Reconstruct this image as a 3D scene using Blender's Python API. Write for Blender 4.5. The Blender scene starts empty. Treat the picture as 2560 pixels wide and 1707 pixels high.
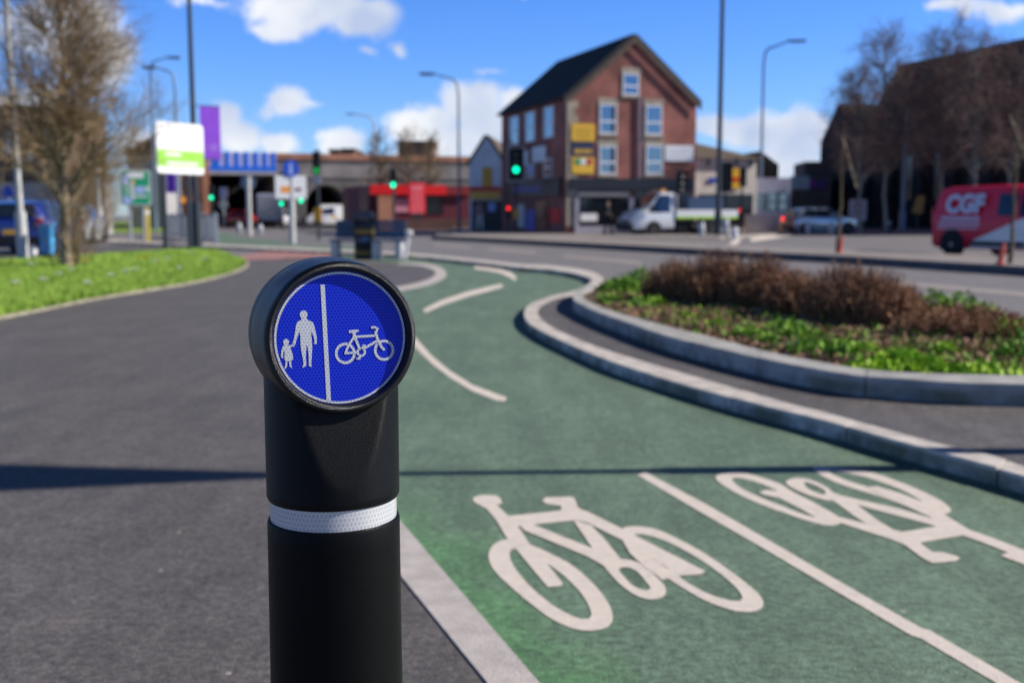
import bpy, bmesh, math, random
from mathutils import Vector, Matrix, noise
from mathutils.geometry import tessellate_polygon
random.seed(7)
R = math.radians
SC = bpy.context.scene
COL = SC.collection

# ---------------------------------------------------------------- camera, sky, sun, exposure
CAM_H, PITCH, F = 1.07, R(6.54), 2754.0          # F: focal length in pixels of the 2560 px wide photograph
cd = bpy.data.cameras.new('camera')
cd.sensor_width = 36.0
cd.lens = 36.0 * F / 2560.0
cd.clip_start, cd.clip_end = 0.05, 3000
cd.dof.use_dof = True
cd.dof.focus_distance = 1.185
cd.dof.aperture_fstop = 5.7
cam = bpy.data.objects.new('camera', cd)
cam.location = (0, 0, CAM_H)
cam.rotation_euler = (R(90) - PITCH, 0, 0)
COL.objects.link(cam)
SC.camera = cam

SUN_EL, SUN_AZ = R(33), R(2.5)                   # azimuth from +X towards +Y
sd = bpy.data.lights.new('sun', 'SUN')
sd.energy = 5.0
sd.angle = R(0.53)
sd.color = (1.0, 0.93, 0.84)
sun = bpy.data.objects.new('sun', sd)
sdir = Vector((math.cos(SUN_EL) * math.cos(SUN_AZ), math.cos(SUN_EL) * math.sin(SUN_AZ), math.sin(SUN_EL)))
sun.rotation_euler = sdir.to_track_quat('Z', 'Y').to_euler()
COL.objects.link(sun)

SC.view_settings.view_transform = 'Standard'
SC.view_settings.look = 'None'
SC.view_settings.exposure = 0.34
SC.view_settings.gamma = 1.0

def ray(sx, sy):
    dx, dy = (sx - 1280.0) / F, -(sy - 853.33) / F
    return Vector((dx, math.cos(PITCH) + dy * math.sin(PITCH), -math.sin(PITCH) + dy * math.cos(PITCH)))
def G(sx, sy, z=0.0):
    d = ray(sx, sy); t = (z - CAM_H) / d.z
    return Vector((d.x * t, d.y * t, z))
def P(sx, sy, Y):
    d = ray(sx, sy); t = Y / d.y
    return Vector((d.x * t, Y, CAM_H + d.z * t))
def onplane(sx, sy, p0, n):
    d = ray(sx, sy); o = Vector((0, 0, CAM_H))
    return o + d * ((p0 - o).dot(n) / d.dot(n))
def K(ox, oy, k, pts):
    return [(ox + x * k, oy + y * k) for x, y in pts]

def build_world():
    w = bpy.data.worlds.new('World'); SC.world = w; w.use_nodes = True
    nt = w.node_tree; N = nt.nodes; L = nt.links; N.clear()
    def nd(t, **k):
        n = N.new(t)
        for a, b in k.items(): setattr(n, a, b)
        return n
    def ma(op, a, b=None, c=None):
        n = nd('ShaderNodeMath', operation=op)
        for i, v in enumerate((a, b, c)):
            if v is None: continue
            if isinstance(v, (int, float)): n.inputs[i].default_value = v
            else: L.new(v, n.inputs[i])
        return n.outputs[0]
    out = nd('ShaderNodeOutputWorld'); bg = nd('ShaderNodeBackground')
    sky = nd('ShaderNodeTexSky', sky_type='NISHITA', sun_disc=False)
    sky.sun_elevation = SUN_EL; sky.sun_rotation = R(90) - SUN_AZ
    sky.air_density = 1.0; sky.dust_density = 0.2; sky.ozone_density = 3.0
    hs = nd('ShaderNodeHueSaturation'); hs.inputs['Saturation'].default_value = 1.25; hs.inputs['Value'].default_value = 1.0
    L.new(sky.outputs[0], hs.inputs['Color'])
    tint = nd('ShaderNodeMix', data_type='RGBA', blend_type='MULTIPLY'); tint.inputs[0].default_value = 1
    tint.inputs[7].default_value = (0.72, 0.97, 1.64, 1)
    L.new(hs.outputs[0], tint.inputs[6])
    tc = nd('ShaderNodeTexCoord'); sp = nd('ShaderNodeSeparateXYZ'); L.new(tc.outputs['Generated'], sp.inputs[0])
    # the sky deepens towards the zenith
    zr = nd('ShaderNodeMapRange', interpolation_type='SMOOTHSTEP'); zr.inputs['From Min'].default_value = 0.17; zr.inputs['From Max'].default_value = 0.50
    L.new(sp.outputs[2], zr.inputs['Value'])
    deep = nd('ShaderNodeMix', data_type='RGBA', blend_type='MULTIPLY'); L.new(zr.outputs[0], deep.inputs[0])
    deep.inputs[7].default_value = (0.20, 0.16, 0.12, 1); L.new(tint.outputs[2], deep.inputs[6])
    yy = ma('MAXIMUM', sp.outputs[1], 0.02)
    u = ma('DIVIDE', sp.outputs[0], yy); v = ma('DIVIDE', sp.outputs[2], yy)
    cb = nd('ShaderNodeCombineXYZ'); L.new(u, cb.inputs[0]); L.new(v, cb.inputs[1])
    nz = nd('ShaderNodeTexNoise'); nz.inputs['Scale'].default_value = 22; nz.inputs['Detail'].default_value = 6; nz.inputs['Roughness'].default_value = 0.62
    L.new(cb.outputs[0], nz.inputs['Vector'])
    nb = nd('ShaderNodeTexNoise'); nb.inputs['Scale'].default_value = 9; nb.inputs['Detail'].default_value = 3
    L.new(cb.outputs[0], nb.inputs['Vector'])
    sh = nd('ShaderNodeVectorMath', operation='SUBTRACT'); sh.inputs[1].default_value = (0.5, 0.5, 0.5); L.new(nz.outputs['Color'], sh.inputs[0])
    sc_ = nd('ShaderNodeVectorMath', operation='SCALE'); sc_.inputs['Scale'].default_value = 0.035; L.new(sh.outputs[0], sc_.inputs[0])
    wp = nd('ShaderNodeVectorMath', operation='ADD'); L.new(cb.outputs[0], wp.inputs[0]); L.new(sc_.outputs[0], wp.inputs[1])
    blobs = [(700, 10, 170, 60, 1), (830, 35, 100, 62, 1), (640, 60, 85, 32, .8), (910, 105, 34, 22, .6), (845, 120, 36, 20, .5),
             (650, 232, 70, 42, .9), (520, 268, 45, 50, .9), (545, 315, 75, 50, .9), (775, 325, 75, 45, .95), (640, 335, 60, 35, .8),
             (1085, 240, 85, 62, 1), (985, 280, 95, 55, .9), (1180, 240, 60, 45, .8), (1040, 330, 150, 55, .9), (1120, 300, 90, 60, 1), (940, 375, 90, 40, .7),
             (1130, 158, 60, 18, .42), (1640, 290, 80, 35, .8), (1730, 300, 110, 60, .95), (1840, 300, 90, 65, 1), (1800, 370, 130, 60, .9),
             (2190, 12, 90, 26, .7), (2290, 28, 110, 34, .75), (1195, 0, 30, 12, .4), (150, 60, 170, 110, .95), (220, 130, 110, 90, .9), (310, 335, 80, 45, .9),
             (60, 250, 120, 90, .7), (470, 5, 110, 16, .45), (720, 240, 40, 14, .45), (1900, 400, 120, 50, .8), (560, 380, 200, 40, .7)]
    acc = None
    for x, y, rx, ry, a in blobs:
        d = ray(x * 1.0884, y * 1.0884)
        s = nd('ShaderNodeVectorMath', operation='SUBTRACT'); L.new(wp.outputs[0], s.inputs[0]); s.inputs[1].default_value = (d.x / d.y, d.z / d.y, 0)
        m = nd('ShaderNodeVectorMath', operation='MULTIPLY'); L.new(s.outputs[0], m.inputs[0]); m.inputs[1].default_value = (2530 / rx, 2530 / ry, 0)
        ln = nd('ShaderNodeVectorMath', operation='LENGTH'); L.new(m.outputs[0], ln.inputs[0])
        q = ma('MULTIPLY_ADD', ln.outputs['Value'], -1.0 * a, 1.25 * a)
        acc = q if acc is None else ma('SMOOTH_MAX', acc, q, 0.25)
    dn = ma('MULTIPLY_ADD', nz.outputs['Fac'], 1.1, -0.62)
    tot = ma('ADD', acc, dn)
    mr = nd('ShaderNodeMapRange', interpolation_type='SMOOTHSTEP'); mr.inputs['From Min'].default_value = 0.12; mr.inputs['From Max'].default_value = 0.62
    L.new(tot, mr.inputs['Value'])
    front = ma('GREATER_THAN', sp.outputs[1], 0.05)
    mask = ma('MULTIPLY', ma('MULTIPLY', mr.outputs[0], front), 0.96)
    cr = nd('ShaderNodeMix', data_type='RGBA')
    cr.inputs[6].default_value = (4.6, 5.4, 7.2, 1); cr.inputs[7].default_value = (8.6, 8.7, 8.9, 1)
    mr2 = nd('ShaderNodeMapRange'); mr2.inputs['From Min'].default_value = 0.36; mr2.inputs['From Max'].default_value = 0.62
    L.new(nb.outputs['Fac'], mr2.inputs['Value']); L.new(mr2.outputs[0], cr.inputs[0])
    mx = nd('ShaderNodeMix', data_type='RGBA'); L.new(mask, mx.inputs[0]); L.new(deep.outputs[2], mx.inputs[6]); L.new(cr.outputs[2], mx.inputs[7])
    L.new(mx.outputs[2], bg.inputs['Color']); bg.inputs['Strength'].default_value = 0.09
    L.new(bg.outputs[0], out.inputs[0])
build_world()

# ---------------------------------------------------------------- materials
MATS = {}
def mat(name, col, rough=0.6, var=0.12, scale=6.0, bump=0.0, bscale=40.0, metal=0.0, spec=0.5, emit=0.0, col2=None, coat=0.0):
    if name in MATS: return MATS[name]
    m = bpy.data.materials.new(name); m.use_nodes = True; MATS[name] = m
    nt = m.node_tree; N = nt.nodes; L = nt.links
    b = N['Principled BSDF']
    b.inputs['Roughness'].default_value = rough; b.inputs['Metallic'].default_value = metal
    b.inputs['Specular IOR Level'].default_value = spec
    if coat: b.inputs['Coat Weight'].default_value = coat; b.inputs['Coat Roughness'].default_value = 0.08
    tc = N.new('ShaderNodeTexCoord')
    c2 = col2 or tuple(c * (1 - var) for c in col)
    c1 = col if col2 else tuple(min(1, c * (1 + var)) for c in col)
    nz = N.new('ShaderNodeTexNoise'); nz.inputs['Scale'].default_value = scale; nz.inputs['Detail'].default_value = 5
    L.new(tc.outputs['Object'], nz.inputs['Vector'])
    rp = N.new('ShaderNodeValToRGB'); rp.color_ramp.elements[0].position = 0.35; rp.color_ramp.elements[1].position = 0.65
    rp.color_ramp.elements[0].color = (*c2, 1); rp.color_ramp.elements[1].color = (*c1, 1)
    L.new(nz.outputs['Fac'], rp.inputs['Fac']); L.new(rp.outputs[0], b.inputs['Base Color'])
    if emit:
        b.inputs['Emission Color'].default_value = (*col, 1); b.inputs['Emission Strength'].default_value = emit
    if bump:
        n2 = N.new('ShaderNodeTexNoise'); n2.inputs['Scale'].default_value = bscale; n2.inputs['Detail'].default_value = 4
        L.new(tc.outputs['Object'], n2.inputs['Vector'])
        bp = N.new('ShaderNodeBump'); bp.inputs['Strength'].default_value = bump; bp.inputs['Distance'].default_value = 0.01
        L.new(n2.outputs['Fac'], bp.inputs['Height']); L.new(bp.outputs[0], b.inputs['Normal'])
    return m

def surface_mat(name, base, patch, speck_lo, speck_hi, grain=320.0, bump=0.5, rough=0.68, patch_scale=1.3, pa=0.5, streak=0.0, fresh=None):
    """asphalt-like surfacing: broad patches, stains, aggregate grain and light chips"""
    m = bpy.data.materials.new(name); m.use_nodes = True; MATS[name] = m
    nt = m.node_tree; N = nt.nodes; L = nt.links; b = N['Principled BSDF']
    b.inputs['Roughness'].default_value = rough; b.inputs['Specular IOR Level'].default_value = 0.6; b.inputs['Sheen Weight'].default_value = 0.025; b.inputs['Sheen Roughness'].default_value = 0.55
    tc = N.new('ShaderNodeTexCoord')
    def noi(s, d=4, r=0.55):
        n = N.new('ShaderNodeTexNoise'); n.inputs['Scale'].default_value = s; n.inputs['Detail'].default_value = d; n.inputs['Roughness'].default_value = r
        L.new(tc.outputs['Object'], n.inputs['Vector']); return n.outputs['Fac']
    def ramp(f, p0, p1, c0, c1):
        r = N.new('ShaderNodeValToRGB'); e = r.color_ramp.elements
        e[0].position, e[1].position = p0, p1; e[0].color = (*c0, 1); e[1].color = (*c1, 1); L.new(f, r.inputs[0]); return r.outputs[0]
    def mix(f, a, c, mode='MIX'):
        x = N.new('ShaderNodeMix'); x.data_type = 'RGBA'; x.blend_type = mode
        if isinstance(f, float): x.inputs[0].default_value = f
        else: L.new(f, x.inputs[0])
        L.new(a, x.inputs[6]); L.new(c, x.inputs[7]); return x.outputs[2]
    c = ramp(noi(patch_scale, 6, 0.65), 0.36, 0.66, patch, base)
    g1 = ramp(noi(grain, 2), 0.3, 0.7, (speck_lo,) * 3, (speck_hi,) * 3)
    c = mix(1.0, c, g1, 'MULTIPLY')
    g2 = ramp(noi(grain * 0.23, 3, 0.6), 0.3, 0.7, (1 - pa * 0.45,) * 3, (1 + pa * 0.35,) * 3)
    c = mix(1.0, c, g2, 'MULTIPLY')
    if streak:
        mp = N.new('ShaderNodeMapping'); mp.inputs['Rotation'].default_value = (0, 0, R(-28)); mp.inputs['Scale'].default_value = (3.2, .5, 1); L.new(tc.outputs['Object'], mp.inputs[0])
        ns = N.new('ShaderNodeTexNoise'); ns.inputs['Scale'].default_value = 1.6; ns.inputs['Detail'].default_value = 7; ns.inputs['Roughness'].default_value = .68; L.new(mp.outputs[0], ns.inputs['Vector'])
        c = mix(1.0, c, ramp(ns.outputs['Fac'], .35, .65, (1 - streak,) * 3, (1 + streak * .6,) * 3), 'MULTIPLY')
        c = mix(1.0, c, ramp(noi(9, 6, .7), .40, .60, (1 - streak * .8,) * 3, (1 + streak * .5,) * 3), 'MULTIPLY')
    if fresh:                                            # newer, greener surfacing laid along the edging
        p0, nrm, colr = fresh
        sb_ = N.new('ShaderNodeVectorMath'); sb_.operation = 'SUBTRACT'; sb_.inputs[1].default_value = p0; L.new(tc.outputs['Object'], sb_.inputs[0])
        dt = N.new('ShaderNodeVectorMath'); dt.operation = 'DOT_PRODUCT'; dt.inputs[1].default_value = nrm; L.new(sb_.outputs[0], dt.inputs[0])
        nn_ = N.new('ShaderNodeMath'); nn_.operation = 'MULTIPLY_ADD'; L.new(noi(5, 5, .65), nn_.inputs[0]); nn_.inputs[1].default_value = .5; nn_.inputs[2].default_value = -.25
        ad = N.new('ShaderNodeMath'); ad.operation = 'ADD'; L.new(dt.outputs['Value'], ad.inputs[0]); L.new(nn_.outputs[0], ad.inputs[1])
        r1 = N.new('ShaderNodeMapRange'); r1.interpolation_type = 'SMOOTHSTEP'; r1.inputs['From Min'].default_value = .34; r1.inputs['From Max'].default_value = -.04; L.new(ad.outputs[0], r1.inputs[0])
        sx_ = N.new('ShaderNodeSeparateXYZ'); L.new(tc.outputs['Object'], sx_.inputs[0])
        r2 = N.new('ShaderNodeMapRange'); r2.inputs['From Min'].default_value = 4.6; r2.inputs['From Max'].default_value = 3.4; L.new(sx_.outputs[1], r2.inputs[0])
        mm_ = N.new('ShaderNodeMath'); mm_.operation = 'MULTIPLY'; L.new(r1.outputs[0], mm_.inputs[0]); L.new(r2.outputs[0], mm_.inputs[1])
        tt = N.new('ShaderNodeRGB'); tt.outputs[0].default_value = (*colr, 1); c = mix(mm_.outputs[0], c, mix(1.0, c, tt.outputs[0], 'MULTIPLY'))
    vo = N.new('ShaderNodeTexVoronoi'); vo.inputs['Scale'].default_value = 15; L.new(tc.outputs['Object'], vo.inputs['Vector'])
    chip = ramp(vo.outputs['Distance'], 0.085, 0.125, (1, 1, 1), (0, 0, 0))
    sel = N.new('ShaderNodeSeparateColor'); L.new(vo.outputs['Color'], sel.inputs[0])
    gt = N.new('ShaderNodeMath'); gt.operation = 'GREATER_THAN'; gt.inputs[1].default_value = 0.978; L.new(sel.outputs[0], gt.inputs[0])
    ml = N.new('ShaderNodeMath'); ml.operation = 'MULTIPLY'; L.new(chip, ml.inputs[0]); L.new(gt.outputs[0], ml.inputs[1])
    lt = N.new('ShaderNodeRGB'); lt.outputs[0].default_value = (0.42, 0.38, 0.33, 1)
    c = mix(ml.outputs[0], c, lt.outputs[0])
    L.new(c, b.inputs['Base Color'])
    bp = N.new('ShaderNodeBump'); bp.inputs['Strength'].default_value = bump; bp.inputs['Distance'].default_value = 0.004
    L.new(noi(grain * 0.8, 3), bp.inputs['Height']); L.new(bp.outputs[0], b.inputs['Normal'])
    return m

def brick_mat(name, c1, c2, mortar, sx=4.4, rough=0.9, big=0.25):
    m = bpy.data.materials.new(name); m.use_nodes = True; MATS[name] = m
    nt = m.node_tree; N = nt.nodes; L = nt.links; b = N['Principled BSDF']; b.inputs['Roughness'].default_value = rough
    uv = N.new('ShaderNodeUVMap'); br = N.new('ShaderNodeTexBrick')
    br.inputs['Scale'].default_value = sx; br.inputs['Mortar Size'].default_value = 0.02
    br.inputs['Color1'].default_value = (*c1, 1); br.inputs['Color2'].default_value = (*c2, 1); br.inputs['Mortar'].default_value = (*mortar, 1)
    L.new(uv.outputs[0], br.inputs['Vector'])
    tc = N.new('ShaderNodeTexCoord'); nz = N.new('ShaderNodeTexNoise'); nz.inputs['Scale'].default_value = 0.7; nz.inputs['Detail'].default_value = 6
    L.new(tc.outputs['Object'], nz.inputs['Vector'])
    rp = N.new('ShaderNodeValToRGB'); rp.color_ramp.elements[0].position = 0.3; rp.color_ramp.elements[1].position = 0.7
    rp.color_ramp.elements[0].color = (1 - big,) * 3 + (1,); rp.color_ramp.elements[1].color = (1 + big,) * 3 + (1,)
    L.new(nz.outputs['Fac'], rp.inputs[0])
    mx = N.new('ShaderNodeMix'); mx.data_type = 'RGBA'; mx.blend_type = 'MULTIPLY'; mx.inputs[0].default_value = 1
    L.new(br.outputs['Color'], mx.inputs[6]); L.new(rp.outputs[0], mx.inputs[7]); L.new(mx.outputs[2], b.inputs['Base Color'])
    return m

# ---------------------------------------------------------------- mesh helpers
class MB:
    """collects shapes (world coordinates) that become ONE mesh object"""
    def __init__(s): s.v = []; s.f = []
    def add(s, vs, fs):
        o = len(s.v); s.v += [Vector(v) for v in vs]; s.f += [tuple(i + o for i in f) for f in fs]; return s
    def box(s, c, d, rz=0.0, M=None):
        x, y, z = d[0] / 2, d[1] / 2, d[2] / 2
        vs = [Vector((a * x, b * y, e * z)) for e in (-1, 1) for b in (-1, 1) for a in (-1, 1)]
        if M is None: M = Matrix.Rotation(rz, 3, 'Z')
        vs = [M @ v + Vector(c) for v in vs]
        return s.add(vs, [(0, 2, 3, 1), (4, 5, 7, 6), (0, 1, 5, 4), (2, 6, 7, 3), (0, 4, 6, 2), (1, 3, 7, 5)])
    def obox(s, p0, u, n, u0, u1, z0, z1, d0, d1):
        """box on a facade: along u from u0 to u1, height z0..z1, from depth d0 to d1 along outward normal n"""
        vs = [p0 + u * a + n * d + Vector((0, 0, z)) for d in (d0, d1) for z in (z0, z1) for a in (u0, u1)]
        return s.add(vs, [(0, 2, 3, 1), (4, 5, 7, 6), (0, 1, 5, 4), (2, 6, 7, 3), (0, 4, 6, 2), (1, 3, 7, 5)])
    def prism(s, poly, z0, z1):
        n = len(poly); poly = [Vector((p[0], p[1], 0)) for p in poly]
        vs = [Vector((p.x, p.y, z0)) for p in poly] + [Vector((p.x, p.y, z1)) for p in poly]
        tr = tessellate_polygon([poly])
        fs = [tuple(i + n for i in t) for t in tr] + [tuple(reversed(t)) for t in tr] + [(i, (i + 1) % n, (i + 1) % n + n, i + n) for i in range(n)]
        return s.add(vs, fs)
    def slab(s, pts, off):
        """planar polygon given in 3-D, thickened by the vector off"""
        n = len(pts); pts = [Vector(p) for p in pts]
        vs = pts + [p + off for p in pts]
        tr = tessellate_polygon([pts])
        fs = [tuple(t) for t in tr] + [tuple(reversed([i + n for i in t])) for t in tr] + [(i, (i + 1) % n, (i + 1) % n + n, i + n) for i in range(n)]
        return s.add(vs, fs)
    def flat(s, pts, z):
        pts = [Vector((p[0], p[1], z)) for p in pts]
        return s.add(pts, [tuple(t) for t in tessellate_polygon([pts])])
    def ribbon(s, A, B, z1, z0):
        n = len(A)
        vs = [(p[0], p[1], z1) for p in A] + [(p[0], p[1], z1) for p in B] + [(p[0], p[1], z0) for p in A] + [(p[0], p[1], z0) for p in B]
        fs = []
        for i in range(n - 1):
            fs += [(i, i + 1, n + i + 1, n + i), (2 * n + i, 2 * n + i + 1, i + 1, i), (n + i, n + i + 1, 3 * n + i + 1, 3 * n + i)]
        fs += [(0, n, 3 * n, 2 * n), (n - 1, 3 * n - 1, 4 * n - 1, 2 * n - 1)]
        return s.add(vs, fs)
    def tube(s, pts, rad, seg=8, caps=True):
        pts = [Vector(p) for p in pts]; n = len(pts)
        if isinstance(rad, (int, float)): rad = [rad] * n
        o = len(s.v); up = Vector((0, 0, 1)); pa = None
        for i, p in enumerate(pts):
            t = (pts[min(i + 1, n - 1)] - pts[max(i - 1, 0)]).normalized()
            if pa is None: a = t.cross(up if abs(t.z) < 0.95 else Vector((1, 0, 0))).normalized()
            else: a = (pa - t * pa.dot(t)).normalized()
            pa = a; b = t.cross(a)
            for k in range(seg):
                th = 2 * math.pi * k / seg
                s.v.append(p + (a * math.cos(th) + b * math.sin(th)) * rad[i])
        for i in range(n - 1):
            for k in range(seg):
                k2 = (k + 1) % seg
                s.f.append((o + i * seg + k, o + i * seg + k2, o + (i + 1) * seg + k2, o + (i + 1) * seg + k))
        if caps:
            s.f.append(tuple(o + k for k in reversed(range(seg)))); s.f.append(tuple(o + (n - 1) * seg + k for k in range(seg)))
        return s
    def lathe(s, prof, c, axis=(0, 0, 1), seg=32, close=True):
        """profile of (radius, distance along axis)"""
        ax = Vector(axis).normalized(); a = ax.cross(Vector((0, 0, 1)) if abs(ax.z) < 0.9 else Vector((1, 0, 0))).normalized(); b = ax.cross(a)
        o = len(s.v); c = Vector(c); n = len(prof)
        for r, h in prof:
            for k in range(seg):
                th = 2 * math.pi * k / seg
                s.v.append(c + ax * h + (a * math.cos(th) + b * math.sin(th)) * r)
        for i in range(n - 1):
            for k in range(seg):
                k2 = (k + 1) % seg
                s.f.append((o + i * seg + k, o + i * seg + k2, o + (i + 1) * seg + k2, o + (i + 1) * seg + k))
        if close:
            s.f.append(tuple(o + k for k in reversed(range(seg)))); s.f.append(tuple(o + (n - 1) * seg + k for k in range(seg)))
        return s
    def blade(s, p, q, w, side):
        """thin leaf or blade from p to q"""
        m = (p + q) / 2
        return s.add([p - side * w * 0.35, p + side * w * 0.35, m + side * w * 0.5, q, m - side * w * 0.5], [(0, 1, 2, 3, 4)])

def wm(o):
    m = o.matrix_basis.copy()
    while o.parent: o = o.parent; m = o.matrix_basis @ m
    return m
def obj(name, mb, m, parent=None, smooth=None, uv=False):
    me = bpy.data.meshes.new(name)
    vs = mb.v
    if parent is not None:
        inv = wm(parent).inverted(); vs = [inv @ v for v in vs]
    me.from_pydata([tuple(v) for v in vs], [], mb.f)
    bm = bmesh.new(); bm.from_mesh(me); bmesh.ops.recalc_face_normals(bm, faces=bm.faces)
    if uv:
        l = bm.loops.layers.uv.new('UVMap')
        for f in bm.faces:
            n = f.normal
            for lp in f.loops:
                c = lp.vert.co
                if abs(n.z) > 0.8: lp[l].uv = (c.x, c.y)
                else:
                    t = Vector((-n.y, n.x, 0)).normalized(); lp[l].uv = (c.dot(t), c.z)
    bm.to_mesh(me); bm.free()
    if smooth is not None:
        me.polygons.foreach_set('use_smooth', [True] * len(me.polygons))
        me.set_sharp_from_angle(angle=R(smooth))
    me.materials.append(m if not isinstance(m, str) else MATS[m])
    o = bpy.data.objects.new(name, me); COL.objects.link(o)
    if parent is not None: o.parent = parent
    return o
def tag(o, label, cat=None, group=None, kind=None):
    if label: o['label'] = label
    if cat: o['category'] = cat
    if group: o['group'] = group
    if kind: o['kind'] = kind
    return o
def thing(name, label, cat, loc, rz=0.0, group=None):
    o = bpy.data.objects.new(name, None); COL.objects.link(o)
    o.empty_display_size = 0.2
    o.location = loc; o.rotation_euler = (0, 0, rz)
    return tag(o, label, cat, group)
def struct(name, mb, m, label=None, **k):
    o = obj(name, mb, m, **k); o['kind'] = 'structure'
    if label: o['label'] = label
    return o
def copy_tree(o, parent=None):
    c = o.copy(); COL.objects.link(c)
    if parent: c.parent = parent
    for ch in list(o.children): copy_tree(ch, c)
    return c
def bevel(o, w, seg=2):
    md = o.modifiers.new('bevel', 'BEVEL'); md.width = w; md.segments = seg; md.limit_method = 'ANGLE'; md.angle_limit = R(35)
    return o
def text(name, body, size, M, m, parent, ext=0.002, align='CENTER', bold=0.0):
    cu = bpy.data.curves.new(name, 'FONT'); cu.body = body; cu.size = size; cu.extrude = ext; cu.align_x = align; cu.align_y = 'CENTER'; cu.offset = bold
    t = bpy.data.objects.new(name + '_c', cu); COL.objects.link(t)
    dg = bpy.context.evaluated_depsgraph_get()
    me = bpy.data.meshes.new_from_object(t.evaluated_get(dg)); me.name = name
    COL.objects.unlink(t); bpy.data.objects.remove(t)
    me.transform(wm(parent).inverted() @ M if parent else M)
    me.materials.clear(); me.materials.append(MATS[m])
    o = bpy.data.objects.new(name, me); COL.objects.link(o); o.parent = parent
    return o
def facemat(p, u, n):
    """matrix for text lying on a facade at p: x along u, z out along n"""
    v = n.cross(u)
    return Matrix(((u.x, v.x, n.x, p.x), (u.y, v.y, n.y, p.y), (u.z, v.z, n.z, p.z), (0, 0, 0, 1)))
def smoothline(pts, per=4, closed=False):
    n = len(pts); out = []
    pts = [Vector((p[0], p[1])) for p in pts]
    rng = n if closed else n - 1
    for i in range(rng):
        if closed: a, b, c, d = pts[i - 1], pts[i], pts[(i + 1) % n], pts[(i + 2) % n]
        else: a, b, c, d = pts[max(i - 1, 0)], pts[i], pts[i + 1], pts[min(i + 2, n - 1)]
        for k in range(per):
            t = k / per
            out.append(0.5 * (2 * b + (c - a) * t + (2 * a - 5 * b + 4 * c - d) * t * t + (3 * b - a - 3 * c + d) * t ** 3))
    if not closed: out.append(pts[-1])
    return out
def ground(pts, z=0.0): return [G(p[0], p[1], z) for p in pts]
UP = Vector((0, 0, 1))

# plain palette
mat('black_plastic', (0.0022, 0.0024, 0.0034), 0.36, 0.2, 30, 0.30, 1300, spec=0.20)
mat('head_plastic', (0.0026, 0.0028, 0.004), 0.30, 0.2, 30, 0.35, 1300, spec=0.5)
mat('shaft_plastic', (0.0018, 0.0019, 0.0022), 0.45, 0.3, 14, 0.14, 900, spec=0.16)
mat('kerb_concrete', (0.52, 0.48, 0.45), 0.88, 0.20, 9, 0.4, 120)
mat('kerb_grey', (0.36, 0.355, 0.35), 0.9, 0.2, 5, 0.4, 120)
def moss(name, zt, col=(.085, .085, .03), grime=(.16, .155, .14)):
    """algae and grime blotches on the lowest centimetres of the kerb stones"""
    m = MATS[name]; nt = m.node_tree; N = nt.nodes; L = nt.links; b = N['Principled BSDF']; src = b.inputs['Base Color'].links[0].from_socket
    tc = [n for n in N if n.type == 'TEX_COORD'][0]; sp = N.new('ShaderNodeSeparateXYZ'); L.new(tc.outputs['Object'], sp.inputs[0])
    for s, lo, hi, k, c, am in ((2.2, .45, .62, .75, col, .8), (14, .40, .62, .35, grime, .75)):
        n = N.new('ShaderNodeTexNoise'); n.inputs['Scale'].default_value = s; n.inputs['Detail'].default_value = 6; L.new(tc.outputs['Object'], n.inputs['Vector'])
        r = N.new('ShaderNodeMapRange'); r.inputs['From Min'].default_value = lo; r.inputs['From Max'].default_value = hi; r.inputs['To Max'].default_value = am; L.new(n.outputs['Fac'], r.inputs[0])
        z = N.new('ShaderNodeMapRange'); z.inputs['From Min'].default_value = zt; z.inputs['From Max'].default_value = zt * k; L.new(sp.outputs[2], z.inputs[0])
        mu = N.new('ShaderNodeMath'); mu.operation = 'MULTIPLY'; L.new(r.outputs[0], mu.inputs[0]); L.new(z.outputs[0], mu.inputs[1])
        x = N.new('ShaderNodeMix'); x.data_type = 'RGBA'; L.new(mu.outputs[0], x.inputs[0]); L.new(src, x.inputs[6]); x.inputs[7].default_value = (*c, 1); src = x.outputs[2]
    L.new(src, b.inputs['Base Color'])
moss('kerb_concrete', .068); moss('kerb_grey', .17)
mat('edging_concrete', (0.47, 0.43, 0.42), 0.9, 0.12, 14, 0.4, 200)
def paint_mat(name, c, worn, dirt):
    m = mat(name, c, 0.75, 0.06, 25, 0.5, 260); nt = m.node_tree; N = nt.nodes; L = nt.links; b = N['Principled BSDF']
    src = b.inputs['Base Color'].links[0].from_socket; tc = [n for n in N if n.type == 'TEX_COORD'][0]
    for sc_, lo, hi, col, am in ((150, .60, .70, worn, .85), (7, .52, .72, dirt, .35), (900, .5, .7, dirt, .5)):
        n = N.new('ShaderNodeTexNoise'); n.inputs['Scale'].default_value = sc_; n.inputs['Detail'].default_value = 5; n.inputs['Roughness'].default_value = .7; L.new(tc.outputs['Object'], n.inputs['Vector'])
        r = N.new('ShaderNodeMapRange'); r.inputs['From Min'].default_value = lo; r.inputs['From Max'].default_value = hi; r.inputs['To Max'].default_value = am; L.new(n.outputs['Fac'], r.inputs[0])
        x = N.new('ShaderNodeMix'); x.data_type = 'RGBA'; L.new(r.outputs[0], x.inputs[0]); L.new(src, x.inputs[6]); x.inputs[7].default_value = (*col, 1); src = x.outputs[2]
    L.new(src, b.inputs['Base Color']); return m
paint_mat('road_paint', (0.74, 0.66, 0.59), (0.30, 0.32, 0.27), (0.50, 0.45, 0.41))
mat('dull_paint', (0.30, 0.27, 0.26), 0.8, 0.15, 12)
mat('white_paint', (0.80, 0.80, 0.80), 0.4, 0.04)
mat('white_glossy', (0.78, 0.79, 0.80), 0.25, 0.03, coat=0.6)
mat('galvanised', (0.34, 0.37, 0.40), 0.45, 0.15, 8, metal=0.3)
mat('pale_post', (0.50, 0.50, 0.49), 0.5, 0.12, 8)
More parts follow.
